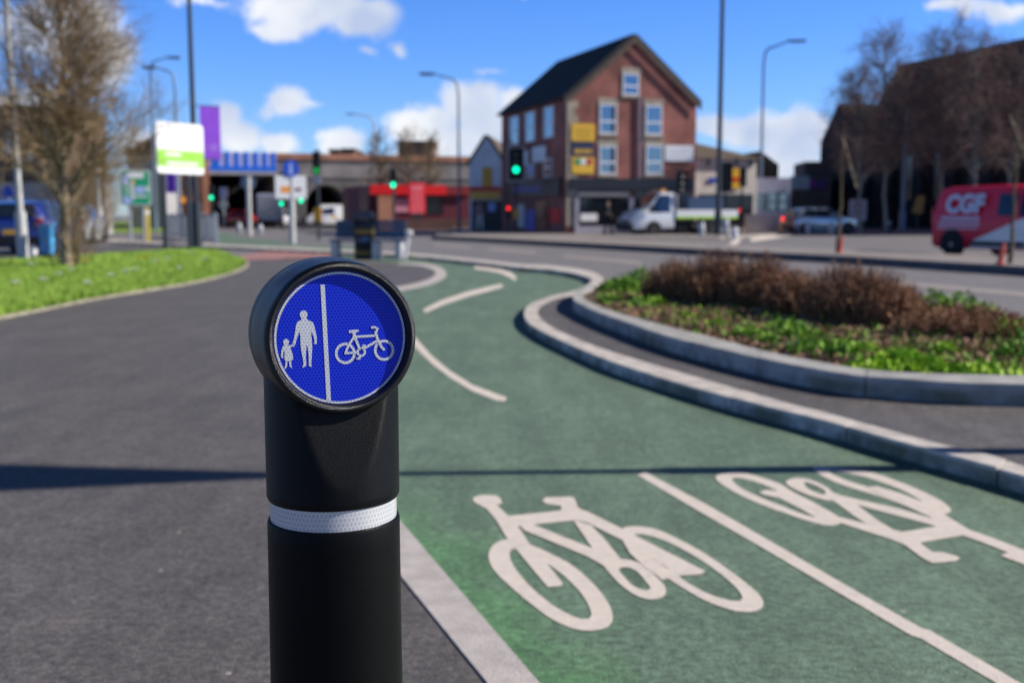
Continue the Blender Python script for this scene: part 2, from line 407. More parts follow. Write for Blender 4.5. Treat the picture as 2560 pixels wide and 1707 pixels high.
mat('dark_post', (0.025, 0.032, 0.042), 0.45, 0.2, 8)
mat('blue_grey_post', (0.17, 0.23, 0.31), 0.45, 0.15, 8)
mat('black_matte', (0.008, 0.008, 0.010), 0.7, 0.2)
mat('rubber', (0.012, 0.012, 0.013), 0.8, 0.2)
mat('rim_metal', (0.45, 0.47, 0.5), 0.3, 0.1, metal=0.8)
mat('window_glass', (0.22, 0.25, 0.28), 0.07, 0.1, metal=1.0)
mat('dark_glass', (0.010, 0.012, 0.016), 0.15, 0.1, spec=0.6)
mat('slate', (0.018, 0.019, 0.022), 0.75, 0.2, 3)
mat('stone_trim', (0.36, 0.31, 0.24), 0.9, 0.2, 3)
mat('grey_render', (0.36, 0.36, 0.37), 0.85, 0.1, 2)
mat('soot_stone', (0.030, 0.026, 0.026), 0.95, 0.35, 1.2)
mat('pvc_white', (0.75, 0.76, 0.78), 0.35, 0.04)
mat('lime_stripe', (0.42, 0.75, 0.02), 0.5, 0.05)
mat('red_shop', (0.70, 0.012, 0.014), 0.4, 0.08)
mat('red_paint', (0.45, 0.010, 0.012), 0.3, 0.08, coat=0.5)
mat('maroon', (0.10, 0.008, 0.022), 0.5, 0.1)
mat('yellow_board', (0.78, 0.46, 0.03), 0.5, 0.06)
mat('navy_board', (0.015, 0.022, 0.07), 0.5, 0.1)
mat('purple_cloth', (0.26, 0.06, 0.66), 0.7, 0.08)
mat('lime_board', (0.27, 0.60, 0.05), 0.5, 0.05)
mat('sign_green', (0.005, 0.32, 0.16), 0.4, 0.1)
mat('sign_blue', (0.01, 0.07, 0.50), 0.4, 0.05)
mat('pale_blue', (0.36, 0.45, 0.80), 0.5, 0.05)
mat('orange_board', (0.85, 0.33, 0.04), 0.5, 0.05)
mat('bridge_blue', (0.005, 0.16, 0.80), 0.45, 0.1)
mat('bridge_panel', (0.50, 0.52, 0.85), 0.5, 0.08)
mat('amber_box', (0.75, 0.35, 0.02), 0.5, 0.05)
mat('green_lamp', (0.0, 0.85, 0.42), 0.3, 0.0, emit=2.2)
mat('dim_green_lamp', (0.0, 0.40, 0.06), 0.3, 0.0, emit=0.6)
mat('red_lamp', (1.0, 0.03, 0.02), 0.3, 0.0, emit=2.0)
mat('lens_dark', (0.02, 0.02, 0.02), 0.2, 0.1)
mat('lens_glint', (0.55, 0.55, 0.58), 0.2, 0.1)
mat('silver_paint', (0.50, 0.54, 0.57), 0.2, 0.05, metal=0.4, coat=0.7)
mat('blue_car_paint', (0.012, 0.035, 0.22), 0.25, 0.08, coat=0.6)
mat('plate_yellow', (0.75, 0.42, 0.02), 0.5, 0.05)
mat('bark_olive', (0.13, 0.10, 0.055), 0.9, 0.3, 8, 0.5, 30)
mat('bark_pale', (0.25, 0.195, 0.125), 0.9, 0.6, 9, 0.8, 30)
mat('twig_olive', (0.25, 0.175, 0.095), 0.9, 0.35, 3)
mat('twig_purple', (0.20, 0.125, 0.105), 0.9, 0.3, 2)
mat('birch_bark', (0.20, 0.19, 0.17), 0.85, 0.4, 6)
mat('twig_dark', (0.06, 0.05, 0.045), 0.9, 0.3, 2)
mat('skin', (0.45, 0.27, 0.19), 0.6, 0.05)
mat('person_dark', (0.02, 0.022, 0.03), 0.8, 0.2)
mat('person_tan', (0.55, 0.30, 0.10), 0.8, 0.1)
mat('person_pink', (0.45, 0.22, 0.24), 0.8, 0.1)
mat('hair_dark', (0.02, 0.015, 0.01), 0.7, 0.1)
# ---------------------------------------------------------------- ground, lane, kerbs
surface_mat('road_asphalt', (0.205, 0.190, 0.192), (0.170, 0.160, 0.164), 0.86, 1.12, 150, 0.4, streak=.10)
surface_mat('path_asphalt', (0.120, 0.109, 0.108), (0.092, 0.084, 0.084), 0.55, 1.45, 170, 0.9, pa=1.15, streak=.20)
_p0, _p1 = G(1348, 1707), G(997, 1298); _t = (_p1 - _p0).normalized()
surface_mat('green_surfacing', (0.142, 0.224, 0.150), (0.106, 0.178, 0.116), 0.66, 1.34, 170, 0.9, pa=1.05, streak=.20, fresh=(tuple(_p0), (_t.y, -_t.x, 0), (.80, 1.22, .78)))
surface_mat('tactile_pink', (0.42, 0.20, 0.17), (0.36, 0.17, 0.15), 0.8, 1.1, 60, 0.4)
surface_mat('pavement_slabs', (0.30, 0.26, 0.235), (0.24, 0.215, 0.20), 0.85, 1.1, 40, 0.4)
mat('earth', (0.085, 0.055, 0.036), 0.95, 0.5, 9, 0.8, 25)
mat('turf', (0.21, 0.31, 0.03), 0.95, 0.35, 3, 0.6, 60, col2=(0.12, 0.21, 0.02))

mb = MB(); mb.add([(-400, -60, -0.012), (400, -60, -0.012), (400, 900, -0.012), (-400, 900, -0.012)], [(0, 1, 2, 3)])
struct('road', mb, 'road_asphalt', 'grey asphalt road and junction')

def ext(pts, dist, end=True):
    a, b = (pts[-2], pts[-1]) if end else (pts[1], pts[0])
    q = b + (b - a).normalized() * dist
    return pts + [q] if end else [q] + pts
Z1 = lambda p: K(1280, 660, .2806, p)
Z2 = lambda p: K(1920, 860, .2806, p)
Z3 = lambda p: K(1160, 1160, .3489, p)
Z4 = lambda p: K(1760, 1140, .3617, p)
Z5 = lambda p: K(960, 600, .3146, p)
Z6 = lambda p: K(1900, 500, .2933, p)
Z7 = lambda p: K(0, 440, .1701, p)
Z8 = lambda p: K(500, 360, .1786, p)
ZV = lambda p: K(0, 460, .2806, p)

KH = 0.075                                              # kerb upstand of the cycle lane
lane_side = Z5([(160, 118), (500, 150), (800, 182), (1100, 218), (1300, 232), (1480, 258), (1600, 288), (1652, 316), (1620, 352)]) + \
    Z1([(560, 236), (330, 290), (170, 350), (115, 410), (112, 465), (160, 530), (300, 615), (520, 715), (900, 872), (1300, 1000), (1700, 1118), (2281, 1270)]) + \
    Z2([(400, 655), (800, 762), (1150, 860), (1430, 935), (1900, 1060), (2281, 1165)])
back_side = Z5([(160, 100), (500, 130), (800, 160), (1100, 192), (1300, 200), (1480, 220), (1650, 250), (1742, 305), (1690, 362)]) + \
    Z1([(600, 262), (400, 300), (275, 358), (232, 405), (240, 462), (320, 535), (500, 632), (690, 710), (1010, 820), (1370, 925), (1780, 1042), (2360, 1213)]) + \
    Z2([(470, 600), (880, 712), (1260, 815), (1560, 895), (1990, 990), (2360, 1105)])
laneK = ext(ground(smoothline(lane_side, 5), KH), 4)
backK = ext(ground(smoothline(back_side, 5), KH), 4)
laneK[0:0] = [laneK[0] + Vector((-14, 16, 0))]; backK[0:0] = [backK[0] + Vector((-14, 16.4, 0))]
def stones(mb, A, B, z1, z0, length=.92, gap=.010):
    """a kerb laid as separate stones with narrow open joints over a dark bed"""
    L_ = [0.0]
    for a, c in zip(A, A[1:]): L_.append(L_[-1] + (c - a).length)
    def at(P_, s):
        for i in range(len(L_) - 1):
            if s <= L_[i + 1] + 1e-9: t = (s - L_[i]) / max(1e-9, L_[i + 1] - L_[i]); return P_[i].lerp(P_[i + 1], t)
        return P_[-1]
    s = 0.0; rnd = random.Random(11)
    while s < L_[-1] - .05:
        e_ = min(s + length, L_[-1]); ss = [s + gap] + [x for x in L_ if s + gap + .01 < x < e_ - .01] + [e_]; j = rnd.uniform(-.0025, .0025)
        mb.ribbon([at(A, x) for x in ss], [at(B, x) for x in ss], z1 + j, z0); s = e_
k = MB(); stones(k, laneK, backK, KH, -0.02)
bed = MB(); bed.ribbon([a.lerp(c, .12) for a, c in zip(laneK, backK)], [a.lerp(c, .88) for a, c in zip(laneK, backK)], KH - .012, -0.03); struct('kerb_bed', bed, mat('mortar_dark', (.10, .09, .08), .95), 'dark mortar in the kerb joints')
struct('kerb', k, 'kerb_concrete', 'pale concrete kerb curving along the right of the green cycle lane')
# joints in the kerb: thin dark mortar lines, part of the kerb's surface
hook = 8 * 5 + 1                                         # where the kerb turns back towards the camera
# flush edging on the left of the lane, curving round the tip of the seating area
left_out = [(1348, 1707), (1170, 1500), (997, 1298), (860, 1138), (752, 1000), (700, 905), (715, 835), (800, 775), (900, 742)] + \
    Z5([(110, 405), (250, 382), (400, 342), (480, 300), (495, 265), (465, 225), (380, 196), (250, 182), (120, 185)])
left_in = [(1218, 1707), (1095, 1555), (960, 1388), (815, 1210), (710, 1050), (668, 925), (680, 832), (775, 760), (885, 728)] + \
    Z5([(95, 372), (235, 347), (350, 312), (405, 277), (408, 252), (370, 228), (300, 208), (220, 198), (110, 196)])
lo = ext(ground(smoothline(left_out, 5)), 3, False); li = ext(ground(smoothline(left_in, 5)), 3, False)
e = MB(); e.ribbon(lo, li, 0.003, -0.02)
struct('kerb_edging', e, 'edging_concrete', 'flush pale concrete edging between the footway and the green cycle lane')

def rot2(v, a): return Vector((v.x * math.cos(a) - v.y * math.sin(a), v.x * math.sin(a) + v.y * math.cos(a), 0))
# cycle lane: between edging and kerb
lane_poly = [p for p in lo] + [G(800, 640), G(700, 625), G(640, 612), G(600, 610), G(545, 611), G(520, 590), G(560, 582), G(614, 596), G(679, 600), G(740, 612), G(870, 616)] + [p for p in laneK[1:]]
# lane polygon is closed along the near end, behind the camera
m_ = MB(); m_.flat(lane_poly, 0.0)
struct('cycle_lane', m_, 'green_surfacing', 'green surfaced two-way cycle lane winding between kerbs')
# footway on the left
foot = [p for p in li] + [G(790, 645), G(600, 632), G(500, 618), G(470, 640), G(200, 700)]
foot = [li[0]] + list(li[1:]) + [G(905, 655), G(760, 655), G(600, 645), G(520, 612), G(420, 605), G(-200, 640), Vector((-30, 24, 0)), Vector((-30, -4, 0)), Vector((li[0].x, -4, 0))]
m_ = MB(); m_.flat(foot, -0.0015)
struct('footway', m_, 'path_asphalt', 'dark grey asphalt footway beside the green lane')
m_ = MB(); m_.flat(ground(K(380, 240, .2806, [(740, 1432), (1000, 1385), (1400, 1388), (1700, 1420), (1680, 1455), (1300, 1452), (850, 1462)])), 0.005)
struct('tactile_paving', m_, 'tactile_pink', 'pink blister tactile paving where the footway crosses the lane')
m_ = MB(); m_.flat([lo[1], lo[3], lo[6], lo[8], lo[8] + Vector((.16, .03, 0)), lo[6] + Vector((.20, .05, 0)), lo[4] + Vector((.15, .05, 0)), lo[2] + Vector((.11, .04, 0)), lo[1] + Vector((.13, 0, 0))], 0.002)

# buffer strip and planter
buf = backK[hook:] + [Vector((7, backK[-1].y, 0)), Vector((9, 3, 0)), Vector((6.9, 5, 0)), G(2600, 815), G(2200, 760), G(1800, 715), G(1560, 690)]
m_ = MB(); m_.prism(buf, -0.02, KH - 0.006)
struct('buffer_path', m_, 'path_asphalt', 'dark asphalt strip between the lane kerb and the planting bed')
PH = 0.185
po = Z1([(720, 185), (640, 205), (572, 235), (545, 270), (548, 312), (590, 346), (750, 420), (1000, 510), (1400, 640), (1800, 740), (2281, 850)]) + Z2([(400, 215), (800, 280), (1180, 308), (1700, 345), (2281, 360)])
pi_ = Z1([(760, 200), (690, 222), (640, 245), (622, 268), (635, 298), (690, 335), (850, 402), (1090, 475), (1470, 572), (1850, 668), (2300, 784)]) + Z2([(430, 150), (820, 217), (1200, 250), (1700, 268), (2281, 281)])
PO = ext(ground(smoothline(po, 5), PH), 3.2); PI = ext(ground(smoothline(pi_, 5), PH), 3.2)
far0, far1 = PO[0], Vector((6.4, 5.0, PH))
fd = (far1 - far0).normalized(); fn = Vector((-fd.y, fd.x, 0))
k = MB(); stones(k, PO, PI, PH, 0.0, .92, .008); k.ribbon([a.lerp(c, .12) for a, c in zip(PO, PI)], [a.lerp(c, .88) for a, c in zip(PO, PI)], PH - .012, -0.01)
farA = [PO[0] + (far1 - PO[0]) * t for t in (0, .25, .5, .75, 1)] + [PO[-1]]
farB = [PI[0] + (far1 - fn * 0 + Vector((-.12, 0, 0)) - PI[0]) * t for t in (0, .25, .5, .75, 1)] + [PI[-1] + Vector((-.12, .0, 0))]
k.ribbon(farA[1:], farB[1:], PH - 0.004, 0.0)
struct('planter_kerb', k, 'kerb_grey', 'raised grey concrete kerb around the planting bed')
soil = PI[:-1] + [Vector((5.9, 4.9, 0))] + list(reversed(farB[1:4]))
m_ = MB(); m_.flat(soil, PH - 0.035)
struct('soil', m_, 'earth', 'dark earth of the planting bed')

# grass verge
vo_ = ZV([(-900, 1400), (0, 1205), (400, 1125), (800, 1040), (1250, 965), (1700, 890), (2000, 820), (2170, 760), (2218, 705), (2165, 668)])
vi_ = ZV([(-900, 1350), (0, 1165), (400, 1092), (800, 1015), (1250, 940), (1700, 866), (2000, 795), (2130, 735), (2170, 700), (2140, 676)])
VO = ground(smoothline(vo_, 5)); VI = [a.lerp(b_, .55) for a, b_ in zip(VO, ground(smoothline(vi_, 5), 0.02))]
e = MB(); e.ribbon(VO, VI, 0.025, -0.02); struct('verge_edging', e, mat('mossy_edging', (.30, .28, .20), .9, .3, 4), 'narrow concrete edging round the grass verge')
vtop = ground(ZV([(2150, 672), (2000, 610), (1750, 556), (1500, 590), (1350, 602), (1000, 622), (600, 655), (0, 685), (-700, 700)]), 0.02)
verge_poly = VI + vtop
m_ = MB(); m_.flat(verge_poly, 0.021); struct('verge', m_, 'turf', 'grass verge on the left of the footway')
m_ = MB(); m_.flat(ground(ZV([(760, 452), (1000, 438), (1400, 432), (1480, 420), (1460, 330), (1150, 330), (800, 345), (300, 400)])), 0.012)
struct('far_verge', m_, 'turf', 'second strip of grass beyond the car park')
m_ = MB(); m_.flat(ground([(1180, 598), (1180, 588), (1500, 588), (1800, 588), (1800, 582), (1100, 580), (1060, 592)]), 0.05)
# pavements across the road
m_ = MB(); m_.prism([G(1130, 596), G(1420, 600), G(1800, 597), G(1960, 588), G(1960, 560), G(1130, 560)], -0.01, 0.11)
struct('pavement', m_, 'pavement_slabs', 'pale pavement along the shop fronts')
m_ = MB(); m_.prism([G(2090, 582), G(2600, 583), G(2900, 600), G(2900, 556), G(2050, 556)], -0.01, 0.12)
struct('brick_pavement', m_, 'tactile_pink', 'reddish pavement in front of the dark church')
# traffic island
IA = [G(1090, 598), G(1243, 606), G(1500, 621), G(1900, 645), G(2120, 657), G(2560, 687), G(2900, 711)]
IB = [G(1090, 592), G(1260, 598), G(1500, 605), G(1900, 627), G(2120, 637), G(2560, 662), G(2900, 683)]
m_ = MB(); m_.prism(IA + list(reversed(IB)), -0.012, 0.15)
struct('traffic_island', m_, 'pavement_slabs', 'long narrow island with a shade-darkened kerb between the carriageways')
k = MB(); off = Vector((-.10, -.04, 0)); k.ribbon([p + off for p in IA], [p - off * .04 for p in IA], 0.154, -0.012)
struct('island_kerb', k, mat('shaded_kerb', (0.10, 0.10, 0.11), 0.9, 0.2, 4), 'shade-darkened kerb of the traffic island')  # dark colour stands for the shadow on the near kerb face
# road lines
def marking(label, pts, z=0.0022, m='road_paint', cat='road marking', group=None, name='road_marking', sm=0):
    pts = smoothline(pts, sm, True) if sm else pts
    b = MB(); b.flat(ground(pts), z)
    return tag(obj(name, b, m), label, cat, group)
ROADZ = -0.006
lbl = ['worn white dash on the main road, leftmost and farthest of the line', 'worn white dash on the main road, second from the left',
       'worn white dash on the main road above the lane bend, third from the left', 'long worn white line on the main road behind the planting bed']
for l, p in zip(lbl, (Z5([(400, 30), (690, 55), (690, 70), (400, 44)]), Z5([(820, 62), (1210, 92), (1210, 112), (820, 80)]), Z5([(1430, 118), (2040, 168), (2040, 194), (1430, 138)]),
             Z6([(1190, 690), (2250, 782), (3200, 864), (3200, 900), (2250, 820), (1200, 722)]))):
    marking(l, p, ROADZ, 'dull_paint', group='dashes along the main road')
def zc(p): return K(1500, 380, .2636, p)
marking('pale road marking beside the white low wall, wide stripe', zc([(1430, 815), (1840, 745), (1840, 790), (1430, 850)]), ROADZ)
marking('short slanted pale road marking in front of the tall dark post', zc([(1180, 900), (1290, 820), (1345, 825), (1270, 905)]), ROADZ)
# lane centre dashes and line
CL = 'white dashes down the lane centre'
marking('curved white dash just right of the bollard head', K(900, 600, .3188, [(380, 690), (440, 770), (560, 905), (700, 1022), (880, 1135), (1150, 1235), (1140, 1265), (1070, 1258), (880, 1185), (700, 1075), (560, 968), (440, 850), (360, 740)]), 0.002, group=CL)
marking('white dash across the lane bend, slanting up to the right', Z5([(310, 552), (450, 482), (650, 415), (800, 378), (935, 348), (950, 372), (830, 408), (680, 446), (480, 512), (330, 578)]), 0.002, group=CL)
marking('farthest curved white dash at the lane bend', Z5([(720, 208), (830, 216), (930, 232), (1010, 258), (1055, 298), (1042, 322), (985, 288), (920, 262), (820, 242), (720, 230)]), 0.002, group=CL)
b = MB(); cu = Z3([(1242, 70), (1300, 58)]); up = Z3([(1300, 58), (1500, 165)]) + Z4([(0, 325), (400, 555), (800, 788), (1150, 990), (1500, 1188), (1560, 1205), (2170, 1560), (3200, 2150)])
dn = Z3([(1240, 78), (1440, 195)]) + Z4([(0, 402), (400, 632), (900, 928), (1180, 1092), (1430, 1240), (1500, 1262), (2020, 1570), (3000, 2150)])
marking('solid white centre line between the two painted bicycles', up + list(reversed(dn)), 0.002)
# painted bicycles
def bike(label, strokes, rings, base):
    b = MB(); z = 0.0018
    for o_, i_ in rings:
        o2 = ground(smoothline(o_, 5, True)); i2 = ground(smoothline(i_, 5, True)); n = len(o2)
        # match the inner loop to the outer one by angle
        c = sum(i2, Vector()) / len(i2)
        def resample(loop):
            out = []
            for q in range(96):
                th = 2 * math.pi * q / 96; d = Vector((math.cos(th), math.sin(th), 0)); best = None
                for j in range(len(loop)):
                    p, r = loop[j] - c, loop[(j + 1) % len(loop)] - c; e_ = r - p
                    den = d.x * e_.y - d.y * e_.x
                    if abs(den) < 1e-9: continue
                    t = (p.x * e_.y - p.y * e_.x) / den; s_ = (p.x * d.y - p.y * d.x) / den
                    if t > 0 and -1e-6 <= s_ <= 1.000001: best = t if best is None else max(best, t)
                out.append(c + d * (best or 0))
            return out
        A, B = resample(o2), resample(i2)
        b.add([(p.x, p.y, z) for p in A] + [(p.x, p.y, z) for p in B], [(i, (i + 1) % 96, 96 + (i + 1) % 96, 96 + i) for i in range(96)]); z += 0.00012
    for s in strokes:
        b.flat(ground(s), z); z += 0.00012
    return tag(obj('bicycle_marking', b, 'road_paint'), label, 'road marking', 'painted bicycle symbols')
def line_poly(pts, w):
    """stroke of half-width w round a pixel polyline"""
    pts = [Vector((p[0], p[1])) for p in pts]; L_, R_ = [], []
    for i, p in enumerate(pts):
        t = (pts[min(i + 1, len(pts) - 1)] - pts[max(i - 1, 0)]).normalized(); n = Vector((-t.y, t.x))
        hw = w[i] if isinstance(w, (list, tuple)) else w
        L_.append(p + n * hw); R_.append(p - n * hw)
    return [(p.x, p.y) for p in L_ + R_[::-1]]
bike('white painted bicycle on the green lane nearest the bollard, whole symbol in view',
     [Z3(s) for s in (
         [(60, 260), (75, 235), (130, 222), (230, 225), (262, 245), (275, 285), (235, 292), (310, 365), (400, 465), (480, 590), (600, 720), (712, 860), (690, 875), (600, 882), (480, 740), (300, 520), (230, 400), (160, 320), (90, 285)],
         [(320, 373), (690, 335), (800, 360), (790, 405), (480, 437), (330, 455)],
         [(560, 265), (580, 242), (770, 234), (795, 250), (815, 310), (870, 345), (800, 400), (690, 350), (700, 302), (590, 285)],
         [(800, 320), (870, 335), (1160, 478), (1420, 612), (1730, 770), (1700, 792), (1560, 800), (1360, 690), (1130, 545), (890, 425), (790, 400)],
         [(780, 400), (910, 440), (1000, 530), (1130, 690), (1090, 748), (1000, 725), (930, 620)],
         [(400, 440), (500, 437), (930, 610), (1050, 680), (1010, 735), (880, 662), (430, 475)],
         [(1330, 762), (1540, 745), (1720, 772), (1560, 802), (1420, 832)],
         [(1130, 540), (1190, 555), (1400, 740), (1390, 790), (1320, 762), (1190, 645)])],
     [(Z3([(175, 660), (200, 590), (270, 545), (350, 538), (480, 580), (600, 632), (760, 715), (880, 812), (990, 930), (1050, 1030), (1066, 1110), (1035, 1165), (950, 1190), (840, 1192), (720, 1157), (600, 1092), (480, 1002), (360, 902), (250, 800), (195, 730)]),
       Z3([(325, 640), (350, 606), (430, 620), (560, 690), (680, 772), (790, 870), (870, 970), (910, 1060), (905, 1105), (840, 1110), (740, 1072), (620, 1000), (500, 900), (420, 815), (350, 720)])),
      (Z3([(1130, 470), (1180, 447), (1290, 450), (1400, 475), (1560, 550), (1740, 650), (1900, 760), (2030, 860), (2110, 930), (2146, 990), (2130, 1037), (2060, 1060), (1950, 1055), (1820, 1015), (1700, 965), (1590, 900), (1480, 832), (1380, 762), (1280, 690), (1190, 612), (1135, 540)]),
       Z3([(1230, 500), (1300, 508), (1430, 545), (1600, 630), (1760, 730), (1890, 830), (1970, 910), (1997, 965), (1960, 985), (1850, 965), (1740, 925), (1620, 862), (1520, 792), (1400, 710), (1300, 625), (1230, 545)])),
      (Z3([(1000, 720), (1060, 682), (1160, 685), (1260, 710), (1340, 770), (1400, 830), (1440, 880), (1445, 930), (1410, 960), (1330, 970), (1240, 945), (1140, 880), (1060, 800)]),
       Z3([(1110, 755), (1170, 740), (1240, 770), (1300, 840), (1335, 890), (1290, 905), (1210, 870), (1150, 810)]))], None)
bike('upside-down white painted bicycle on the far half of the lane, cut by the right edge',
     [Z4(s) for s in (
         [(380, 250), (430, 235), (560, 245), (700, 290), (850, 380), (970, 445), (920, 470), (800, 440), (640, 350), (520, 290), (420, 270)],
         [(830, 270), (900, 255), (1020, 310), (1200, 445), (1340, 530), (1300, 575), (1180, 505), (1060, 430), (930, 335)],
         [(880, 410), (970, 430), (1160, 480), (1350, 520), (1480, 590), (1400, 620), (1290, 575), (1100, 515), (950, 465)],
         [(870, 255), (1060, 300), (1330, 360), (1640, 450), (1620, 490), (1340, 415), (1080, 345), (900, 300)],
         [(1320, 535), (1600, 488), (1640, 440), (1820, 530), (1800, 548), (1490, 602)],
         [(1330, 560), (1400, 540), (1490, 600), (1580, 665), (1650, 668), (1750, 695), (1770, 712), (1740, 728), (1580, 742), (1500, 700), (1400, 625)],
         [(1130, 215), (1200, 210), (1400, 275), (1560, 340), (1700, 430), (1830, 510), (2000, 570), (2130, 620), (2300, 690), (2300, 745), (2100, 668), (1900, 590), (1760, 540), (1600, 440), (1380, 340), (1220, 270)],
         [(2050, 690), (2090, 672), (2230, 690), (2420, 790), (2400, 830), (2212, 752)])],
     [(Z4([(80, 150), (110, 125), (200, 115), (300, 120), (400, 150), (520, 190), (620, 250), (720, 300), (830, 360), (930, 420), (960, 455), (920, 475), (850, 480), (720, 450), (560, 395), (420, 345), (280, 285), (170, 225), (110, 185)]),
       Z4([(190, 160), (230, 150), (330, 170), (440, 210), (560, 265), (680, 320), (790, 380), (840, 420), (800, 430), (680, 400), (540, 345), (400, 290), (290, 240), (220, 195)])),
      (Z4([(745, 80), (830, 72), (940, 85), (1150, 112), (1330, 170), (1500, 240), (1640, 310), (1705, 365), (1690, 395), (1600, 402), (1420, 355), (1250, 292), (1080, 240), (930, 190), (820, 140)]),
       Z4([(860, 105), (950, 112), (1100, 142), (1250, 190), (1400, 250), (1500, 310), (1545, 345), (1480, 342), (1350, 290), (1200, 232), (1050, 190), (930, 145)])),
      (Z4([(565, 180), (620, 155), (720, 160), (830, 205), (900, 260), (900, 300), (840, 305), (700, 262), (600, 215)]),
       Z4([(690, 185), (740, 190), (830, 235), (835, 265), (790, 258), (720, 225)]))], None)

# ---------------------------------------------------------------- the bollard
BX, BY = -0.206, 1.244
bol = thing('bollard', 'black plastic bollard in the foreground with a round blue walking and cycling sign', 'bollard', (BX, BY, 0))
base = Vector((BX, BY, 0))
SEG = 96
NA = R(20)                                               # the head faces this far to the right of the camera axis
hn = Vector((math.sin(NA), -math.cos(NA), 0)); HT = R(1.5)
hx = (hn * math.cos(HT) + UP * math.sin(HT)).normalized()
m_ = MB(); m_.lathe([(0.0795, 0.0), (0.0792, 0.05), (0.0757, 0.700), (0.0757, 0.7215), (0.0748, 0.7245), (0.0725, 0.7255)], base, seg=SEG)
obj('lower_post', m_, 'shaft_plastic', bol, smooth=30)
# upper body with the planed-off facet that runs up to the sign
HC = base + Vector((0, 0, 0.936))
m_ = MB(); zs = [0.749, 0.7505, 0.753, 0.76, 0.77, 0.775, 0.78, 0.785, 0.79, 0.795, 0.80, 0.805, 0.81, 0.815, 0.82, 0.826, 0.832, 0.838, 0.844, 0.85, 0.856, 0.862, 0.868, 0.876, 0.884, 0.892, 0.90]
ph = math.atan2(hn.y, hn.x)
rows = []
SG = 180
for z in zs:
    row = []
    r0 = 0.0757 if z > 0.753 else 0.0757 - (0.753 - z) * 0.45
    for q in range(SG):
        th = 2 * math.pi * q / SG; d = th - ph; r = r0
        cz = 0.0757 - max(0, (z - 0.768)) * 0.185
        if math.cos(d) > 0.2:
            r1 = cz / math.cos(d)
            kk = 0.0012
            h = max(0, min(1, 0.5 + 0.5 * (r1 - r0) / kk)); r = r1 * (1 - h) + r0 * h - kk * h * (1 - h)
        row.append(base + Vector((math.cos(th) * r, math.sin(th) * r, z)))
    rows.append(row)
vs = [p for r_ in rows for p in r_]
fs = [(i * SG + q, i * SG + (q + 1) % SG, (i + 1) * SG + (q + 1) % SG, (i + 1) * SG + q) for i in range(len(zs) - 1) for q in range(SG)]
m_.add(vs, fs + [tuple(range(SG)), tuple(reversed([(len(zs) - 1) * SG + q for q in range(SG)]))])
obj('collar', m_, 'black_plastic', bol, smooth=40)
m_ = MB(); m_.lathe([(0.0722, 0.722), (0.0722, 0.7515)], base, seg=SEG)
# head: lathe about the sign's axis
m_h = MB()
prof = [(0.0724, 0.0580), (0.0726, 0.0590), (0.0732, 0.0625), (0.0742, 0.0652), (0.0760, 0.0672), (0.0780, 0.0676), (0.0800, 0.0666), (0.0818, 0.0645), (0.0830, 0.0610), (0.0836, 0.0560),
        (0.0846, 0.0420), (0.0862, 0.0250), (0.0872, 0.0080), (0.0874, -0.0100), (0.0874, -0.0125), (0.0869, -0.0130), (0.0869, -0.0140), (0.0874, -0.0145), (0.0872, -0.035), (0.0862, -0.048), (0.0842, -0.057), (0.0810, -0.063), (0.0760, -0.0662), (0.0700, -0.067)]
m_h.lathe(prof, HC, hx, 128)
head = obj('head', m_h, 'head_plastic', bol, smooth=50)
